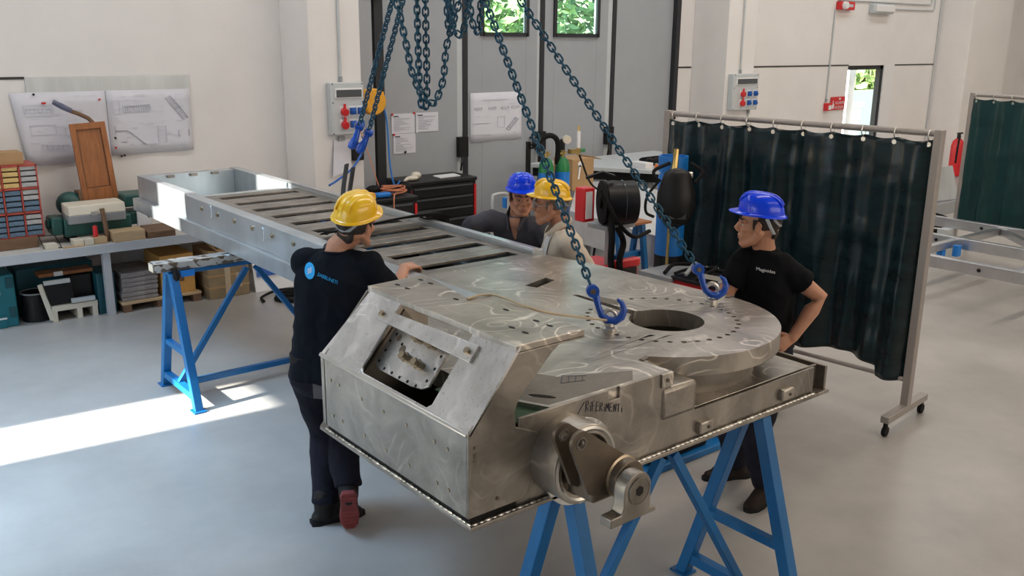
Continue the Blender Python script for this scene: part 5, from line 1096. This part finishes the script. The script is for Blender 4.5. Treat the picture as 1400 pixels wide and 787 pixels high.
t = thing('cardboard_box', 'open brown cardboard box with white sticker behind the yellow helmet', 'box', (7.7, 8.3, .86)); B(7.50, 7.85, 8.15, 8.5, .862, 1.24).build('carton', 'card', t, bevel=.004)
MB().obox((7.9, 8.3, 1.235), (.12, .34, .008), Matrix.Rotation(.3, 3, 'Y')).build('flap', 'card', t); MB().cyl((7.62, 8.147, 1.18), (7.62, 8.143, 1.18), .035, n=14).build('sticker', 'white', t); MB().prism([(7.585, 8.146, 1.0), (7.61, 8.146, 1.0), (7.635, 8.146, 1.17), (7.605, 8.146, 1.17)], (0, -.003, 0)).build('tape_tail', 'white', t)
def rig(label, pts, mats, r):
    pass
mc = MB()
mc.ring((9.5, 8.75, 1.03), (0, 0, 1), .13, .025, 20, 6).ring((9.5, 8.75, 1.06), (0, .2, 1), .12, .02, 20, 6); solo('cable_loop', 'black cable looped on the rear steel table', 'cable', mc, 'blackmatt')
for k, (x, y) in enumerate(((9.22, 8.5), (9.3, 8.45))): solo('pipe_clamp', 'black ring clamp on the rear table, %s of two' % ('left' if k == 0 else 'right'), 'clamp', MB().ring((x, y, 1.05), (.6, .7, .1), .045, .015, 18, 6), 'black', 'ring clamps')
t = thing('tool_tray', 'orange-red tool tray on the rear table by the blue cylinder', 'tray', (9.35, 8.2, 1.0)); B(9.1, 9.6, 8.12, 8.3, 1.0, 1.05).build('tray', 'orange', t, bevel=.01); B(9.2, 9.35, 8.15, 8.27, 1.05, 1.08).build('green_part', 'cylgreen', t); B(9.4, 9.55, 8.14, 8.27, 1.05, 1.09).build('red_part', 'red', t)
solo('white_carton', 'flat white carton on the rear table', 'box', B(8.95, 9.1, 8.32, 8.6, 1.0, 1.07), 'white', bevel=.004)
def cylinder(x, y, label, m, shoulder, h=1.28, r=.085):
    t = thing('gas_cylinder', label, 'gas cylinder', (x, y, 0), 'green gas cylinders'); MB().lathe((x, y, .02), [(r*.95, 0), (r, .02), (r, h-.16)], 22).build('barrel', m, t)
    MB().lathe((x, y, .02), [(r, h-.16), (r*.97, h-.11), (r*.86, h-.06), (r*.6, h-.02), (r*.3, h)], 22).build('shoulder', shoulder, t); MB().cyl((x, y, h), (x, y, h+.09), .022, n=10).cyl((x-.05, y, h+.06), (x+.05, y, h+.06), .015, n=8).build('valve', 'brass', t); return t
g1 = cylinder(6.62, 7.62, 'green-shouldered gas cylinder behind the blue hard hat, left of two', 'bluepart', 'cylgreen', 1.36)
g2 = cylinder(6.84, 7.60, 'green-shouldered gas cylinder with gauge behind the yellow hard hat, right of two', 'bluepart', 'cylgreen', 1.36)
MB().cyl((6.80, 7.50, 1.58), (6.78, 7.46, 1.58), .045, n=18).build('gauge', 'cream', g2); MB().box(6.84, 6.98, 7.46, 7.52, 1.42, 1.47).cyl((6.97, 7.49, 1.40), (6.97, 7.49, 1.72), .012, n=8).build('regulator', 'brass', g2); MB().cyl((6.97, 7.49, 1.48), (6.97, 7.49, 1.66), .022, n=12).build('flow_tube', 'white', g2); MB().cyl((6.99, 7.49, 1.45), (7.05, 7.47, 1.45), .02, n=10).build('green_knob', 'cylgreen', g2)
MB().tube(smoothpath([(6.98, 7.48, 1.4), (7.0, 7.3, 1.1), (7.0, 7.0, .95), (6.7, 6.9, .5), (6.2, 6.4, .2)], 6), .012, 6).build('gas_hose', 'blackmatt', g2)
t = thing('cylinder_rack', 'black post rack holding the green gas cylinders', 'rack', (6.7, 7.8, 0))
for x in (6.48, 6.98): B(x-.02, x+.02, 7.74, 7.78, 0, 1.55).build('post', 'black', t)
B(6.46, 7.0, 7.74, 7.78, 1.0, 1.05).build('cross_bar', 'black', t); MB().tube(smoothpath([(6.5, 7.72, 1.5), (6.62, 7.6, 1.62), (6.76, 7.6, 1.55), (6.78, 7.62, 1.3)], 6), .03, 8).build('hose_loop', 'blackmatt', t)
t = thing('hand_trolley', 'hand trolley with grey tube handle behind the man in grey work shirt', 'trolley', (4.95, 6.35, 0))
MB().tube(smoothpath([(4.86, 6.3, .1), (4.86, 6.3, 1.1), (4.865, 6.3, 1.28), (4.89, 6.3, 1.315), (5.0, 6.3, 1.315), (5.035, 6.3, 1.28), (5.04, 6.3, 1.1), (5.04, 6.3, .1)], 5), .013, 8).build('tube_handle', 'lightgrey', t)
MB().box(4.78, 5.12, 6.2, 6.6, .08, .11).build('platform', 'bluepart', t); MB().box(5.02, 5.10, 6.31, 6.36, 1.18, 1.27).build('blue_sleeve', 'bluepart', t)
for x in (4.82, 5.08): MB().cyl((x-.02, 6.55, .06), (x+.02, 6.55, .06), .06, n=14).build('wheel', 'blackmatt', t)
# wire feeder on a welding trolley
t = thing('wire_feeder', 'black wire-feed drum with red side plate on a trolley behind the machine', 'wire feeder', (5.65, 5.6, 0))
dx = V((.78, -.45, 0)).normalized(); dc_ = V((5.68, 5.58, 1.27))
MB().cyl(dc_-dx*.13, dc_+dx*.15, .185, n=36).build('spool_cover', 'black', t, bevel=.012); MB().cyl(dc_-dx*.15, dc_-dx*.13, .19, n=36).cyl(dc_-dx*.17, dc_-dx*.15, .05, n=16).build('cover_face', 'blackmatt', t)
MB().ring(dc_+dx*.03, dx, .186, .006, 36, 5).build('cover_seam', 'smoke', t)
B(5.30, 5.42, 5.60, 5.72, 1.13, 1.42).build('red_case', 'red', t, bevel=.01); B(5.315, 5.385, 5.592, 5.602, 1.16, 1.39).build('data_label', 'white', t)
MB().tube([(5.36, 5.65, 1.5), (5.5, 5.6, 1.54), (5.62, 5.58, 1.5)], .016, 6).build('lift_handle', 'black', t)
MB().cyl((5.63, 5.62, .45), (5.63, 5.62, 1.10), .04, n=12).box(5.48, 5.82, 5.5, 5.74, 1.05, 1.085).build('post', 'grey', t)
for k, p in enumerate(([(5.52, 5.5, 1.2), (5.46, 5.42, 1.0), (5.46, 5.42, .8), (5.5, 5.4, .55)], [(5.58, 5.48, 1.08), (5.60, 5.42, .95), (5.52, 5.38, .8), (5.56, 5.36, .6)], [(5.45, 5.55, 1.4), (5.5, 5.4, 1.15), (5.68, 5.38, 1.0), (5.9, 5.4, 1.02)])): MB().tube(smoothpath(p, 6), (.028, .028, .018)[k], 8).build('cable', 'blackmatt', t)
t = thing('power_source', 'red welding power source with black front below the wire-feed drum', 'welder', (5.62, 5.5, 0))
B(5.36, 5.80, 5.42, 5.95, .14, .72).build('case', 'red', t, bevel=.02); B(5.50, 5.77, 5.405, 5.422, .2, .72).build('front_panel', 'black', t, bevel=.01); B(5.48, 5.81, 5.40, 5.48, .72, .80).build('top_grip', 'red', t, bevel=.02); B(5.38, 5.46, 5.412, 5.422, .58, .64).build('yellow_label', 'amber', t)
for x in (5.45, 5.72): MB().cyl((x-.03, 5.5, .07), (x+.03, 5.5, .07), .07, n=16).cyl((x-.03, 5.9, .07), (x+.03, 5.9, .07), .07, n=16).build('wheel', 'blackmatt', t)
trs = thing('small_trestle', 'low light-blue trestle with orange boards behind the wire feeder', 'trestle', (6.13, 5.88, 0))
for x in (5.96, 6.28):
    for sg in (1, -1): MB().bar((x, 5.88+sg*.03, .98), (x, 5.88+sg*.18, 0), .045, .045, (1, 0, 0)).build('leg', 'blue_steel', trs)
B(5.92, 6.31, 5.85, 5.91, .66, .71).build('rail', 'blue_steel', trs); B(5.90, 6.34, 5.78, 5.98, .98, 1.0).build('top_board', 'wood', trs)
# blue cylinder with the welder's mask
t = thing('blue_cylinder', 'tall blue gas cylinder with black base in front of the dark curtain', 'gas cylinder', (5.50, 4.82, 0))
MB().lathe((5.50, 4.82, .05), [(.11, 0), (.115, .02), (.115, .93)], 28).build('black_base', 'black', t); MB().lathe((5.50, 4.82, .98), [(.112, 0), (.112, .62), (.09, .66)], 28).build('blue_barrel', 'bluepart', t)
MB().pipe((5.50, 4.82, 1.64), (5.50, 4.82, 1.76), .115, .10, 28).build('collar', 'bluepart', t); MB().tube([(5.42, 4.74, 1.5), (5.41, 4.73, 1.66), (5.45, 4.75, 1.82)], [.03, .028, .02], 8).build('brass_stem', 'brass', t); MB().cyl((5.44, 4.75, 1.62), (5.56, 4.68, 1.62), .025, .03, 10).build('outlet', 'silver', t)
MB().cyl((5.37, 4.72, .6), (5.375, 4.72, 1.4), .012, n=8).build('copper_rod', 'brass', t)
B(5.32, 5.70, 4.66, 5.0, 0, .05).build('floor_plate', 'blackmatt', t)
t = thing('welding_mask', 'black welding mask hanging on the blue gas cylinder', 'welding mask', (5.38, 4.66, 1.28))
mk_ = MB().tube([(5.37, 4.66, 1.62), (5.365, 4.655, 1.5), (5.36, 4.65, 1.38), (5.36, 4.66, 1.30), (5.37, 4.68, 1.26)], [.11, .145, .15, .12, .06], 20, ref=(.7, -.7, 0), ry=[.07, .10, .11, .09, .05], dome=True); mk_.build('shell', 'black', t)
MB().obox((5.31, 4.585, 1.36), (.13, .09, .02), Matrix.Rotation(-.75, 3, 'Z') @ Matrix.Rotation(1.57, 3, 'X')).build('visor', 'smoke', t, bevel=.004)
for sg in (1, -1): MB().tube(smoothpath([(5.37+.10*sg, 4.66-.09*sg, 1.58), (5.40+.14*sg, 4.68-.12*sg, 1.66), (5.44+.06*sg, 4.70-.05*sg, 1.72)], 6), .014, 6).build('strap', 'blackmatt', t)
MB().tube(smoothpath([(5.28, 4.75, 1.6), (5.18, 4.78, 1.48), (5.17, 4.78, 1.36), (5.22, 4.74, 1.32)], 6), .012, 6).build('chin_cable', 'blackmatt', t)
t = thing('welder_cart', 'welder cart with red 202 machine and cables piled on top, behind the eyebolt', 'cart', (5.2, 4.1, 0))
B(5.06, 5.5, 3.62, 4.66, .10, .14).build('platform', 'grey', t); B(5.10, 5.46, 3.95, 4.40, .14, .92).build('red_case', 'red', t, bevel=.01); B(5.085, 5.10, 3.96, 4.40, .30, .90).build('side_panel', 'red', t)
B(5.06, 5.5, 4.40, 4.72, .80, .93).build('grey_box', 'grey', t, bevel=.006); B(5.08, 5.48, 3.95, 4.42, .92, .945).build('dark_lid', 'black', t, bevel=.006); B(5.08, 5.46, 3.62, 3.95, .50, .90).build('lower_box', 'blackmatt', t, bevel=.01)
m = MB(); put_text(m, '202', .06, (5.083, 4.40, .84), (0, -1, 0), (0, 0, 1)); m.build('lettering', 'white', t, smooth=0)
rnd = random.Random(4)
for k in range(9):
    y = 3.68+.1*k; MB().tube(smoothpath([(5.08, y, .95+rnd.uniform(0, .03)), (5.2, y+rnd.uniform(-.1, .1), 1.0+rnd.uniform(-.03, .05)), (5.34, y+rnd.uniform(-.15, .15), .98), (5.46, y+rnd.uniform(-.1, .1), .96)], 5), rnd.uniform(.012, .022), 6).build('cable', 'blackmatt' if k % 3 else 'grey', t)
MB().obox((5.27, 3.80, .965), (.3, .3, .03), Matrix.Rotation(.06, 3, 'X')).build('dark_cloth', 'blackmatt', t, bevel=.012); MB().box(5.1, 5.2, 3.72, 3.9, .905, .935).build('pale_tray', 'cream', t)
for x in (5.15, 5.4):
    for y in (3.7, 4.55): MB().cyl((x-.02, y, .05), (x+.02, y, .05), .05, n=12).build('wheel', 'blackmatt', t)

# ================================================================== welding curtains
def curtain(label, a, b, zt, zb, m, folds, frame=True, amp=.045, seed=1, foot=True, drop=None):
    a, b = V(a), V(b); u = (b-a).normalized(); n = u.cross(V((0, 0, 1))); L = (b-a).length
    t = thing('welding_screen', label, 'welding screen', ((a.x+b.x)/2, (a.y+b.y)/2, 0)); r = random.Random(seed)
    ph = [r.uniform(0, 6.3) for _ in range(6)]
    def off(s, z):
        k = (zt-z)/(zt-zb); q = s/L
        return amp*(.45+.5*k)*(math.sin(q*folds*2*PI+ph[0]+1.6*math.sin(q*7+ph[1]))+.5*noise.noise(V((q*22, z*.5, ph[2])))+.3*math.sin(q*folds*4.6*PI+ph[2]+k))+.010*noise.noise(V((q*14, z*7, ph[3])))+.004*abs(math.sin(z*2.6*PI+.15*math.sin(q*9)))**8
    nx, nz = 150, 46; vs = []
    for i in range(nx+1):
        s = .03+(L-.06)*i/nx; zbb = zb+.02*math.sin(i*.12+ph[5])+(drop(i/nx) if drop else 0)
        for j in range(nz+1):
            zz = zt-.04-(zt-.04-zbb)*j/nz; zz2 = zz-.018*abs(math.sin(i/nx*PI*9))*(1-j/nz)
            vs.append(a+u*s+n*off(s, zz)+V((0, 0, zz2)))
    c = MB().add(vs, [(i*(nz+1)+j, i*(nz+1)+j+1, (i+1)*(nz+1)+j+1, (i+1)*(nz+1)+j) for i in range(nx) for j in range(nz)]).build('vinyl_curtain', m, t, smooth=80)
    so = c.modifiers.new('thickness', 'SOLIDIFY'); so.thickness = .002
    MB().tube([a+V((0, 0, zt)), b+V((0, 0, zt))], .022, 12).build('top_rail', 'taupe', t)
    for k in range(10):
        s = .06+(L-.12)*k/9; p = a+u*s+V((0, 0, zt)); MB().ring(p-V((0, 0, .015)), u, .036, .004, 14, 5).build('hanging_ring', 'silver', t)
        MB().cyl(a+u*s+n*off(s, zt-.075)+V((0, 0, zt-.075))-n*.004, a+u*s+n*off(s, zt-.075)+V((0, 0, zt-.075))+n*.006, .016, n=12).build('eyelet', 'silver', t)
    MB().tube([a+V((0, 0, .33)), b+V((0, 0, .33))], .018, 10).build('bottom_rail', 'taupe', t)
    for p in (a, b):
        MB().box(p.x-.028, p.x+.028, p.y-.028, p.y+.028, .10, zt+.025).build('post', 'taupe', t, bevel=.004)
        ft = MB().bar(p-n*.33+V((0, 0, .125)), p+n*.33+V((0, 0, .125)), .06, .05).build('foot_bar', 'taupe', t, bevel=.004)
        for sg in (1, -1): MB().cyl(p+n*.3*sg+V((0, 0, .035))-u*.014, p+n*.3*sg+V((0, 0, .035))+u*.014, .035, n=16).bar(p+n*.3*sg+V((0, 0, .035)), p+n*.3*sg+V((0, 0, .10)), .02, .03, (1, 0, 0)).build('caster', 'blackmatt', ft)
    return t, u, n
sc_, u_, n_ = curtain('dark green vinyl welding screen on wheels behind the man at right', (5.80, 5.16, 0), (6.02, 3.0, 0), 2.05, .40, 'vinyl', 4.5, amp=.052, seed=3, drop=lambda q: -.07 if q > .90 else 0)
curtain('bottle-green welding screen at the right edge, far back', (12.0, 5.62, 0), (11.7, 3.4, 0), 2.0, .36, 'vinyl2', 6, amp=.035, seed=8)

# ================================================================== far right
t = thing('aluminium_frames', 'welded aluminium ladder frame lying on low supports at the right edge', 'frame', (10.3, 4.6, 0))
for x in (9.2, 10.3, 11.4): B(x-.04, x+.04, 2.2, 6.9, .40, .52).build('long_beam', 'alu', t, bevel=.004)
for y in (2.6, 3.7, 4.8, 5.9, 6.8):
    for a, b in ((9.24, 10.26), (10.34, 11.36)): B(a, b, y-.04, y+.04, .42, .50).build('cross_beam', 'alu', t, bevel=.004)
MB().bar((9.24, 4.85, .46), (10.26, 5.85, .46), .07, .07).build('diagonal', 'alu', t); MB().bar((10.34, 3.75, .46), (11.36, 4.75, .46), .07, .07).build('diagonal', 'alu', t)
for x in (9.2, 10.3, 11.4):
    for y in (3.0, 4.0, 5.0, 6.2): MB().cyl((x-.042, y, .46), (x-.046, y, .46), .02, n=10).build('bolt_hole', 'hole', t)
for x in (9.3, 10.3, 11.3):
    for y in (2.9, 5.4): B(x-.1, x+.1, y-.06, y+.06, 0, .40).build('support_block', 'lightgrey', t)
for x, y in ((9.8, 5.0), (10.0, 4.8), (10.15, 4.7)): B(x-.04, x+.04, y-.03, y+.03, .34, .46).build('blue_clamp', 'bluepart', t)
solo('sheet_stack', 'bright metal sheet panel standing beyond the dark screen at right', 'sheet', MB().prism([(13.85, 7.0, .25), (14.95, 7.0, .2), (14.9, 7.15, .72), (13.85, 7.15, .72)], (0, .03, 0)), 'galv')
solo('support_table', 'low grey block under the bright metal sheet', 'block', B(13.9, 14.9, 6.95, 7.3, 0, .19), 'grey')
m = MB(); r = random.Random(2)
for k in range(6): m.ring((12.75+r.uniform(-.1, .1), 6.3+r.uniform(-.1, .1), .04+.04*k), (r.uniform(-.3, .3), r.uniform(-.3, .3), 1), r.uniform(.18, .26), .022, 20, 6)
solo('black_cables', 'heap of black cables on the floor beyond the dark screen', 'cable', m, 'blackmatt')
t = thing('fire_extinguisher', 'red fire extinguisher with hose near the far right pillar', 'extinguisher', (18.85, 9.0, 0)); MB().lathe((18.85, 9.0, .02), [(.11, 0), (.125, .03), (.125, .60), (.10, .70), (.05, .75)], 24).build('bottle', 'red', t); MB().cyl((18.85, 9.0, .77), (18.85, 9.0, .88), .035, n=12).box(18.80, 18.98, 8.98, 9.02, .86, .89).build('valve', 'black', t); MB().tube(smoothpath([(18.80, 8.95, .82), (18.66, 8.9, .7), (18.64, 8.9, .3)], 6), .02, 6).build('hose', 'blackmatt', t)
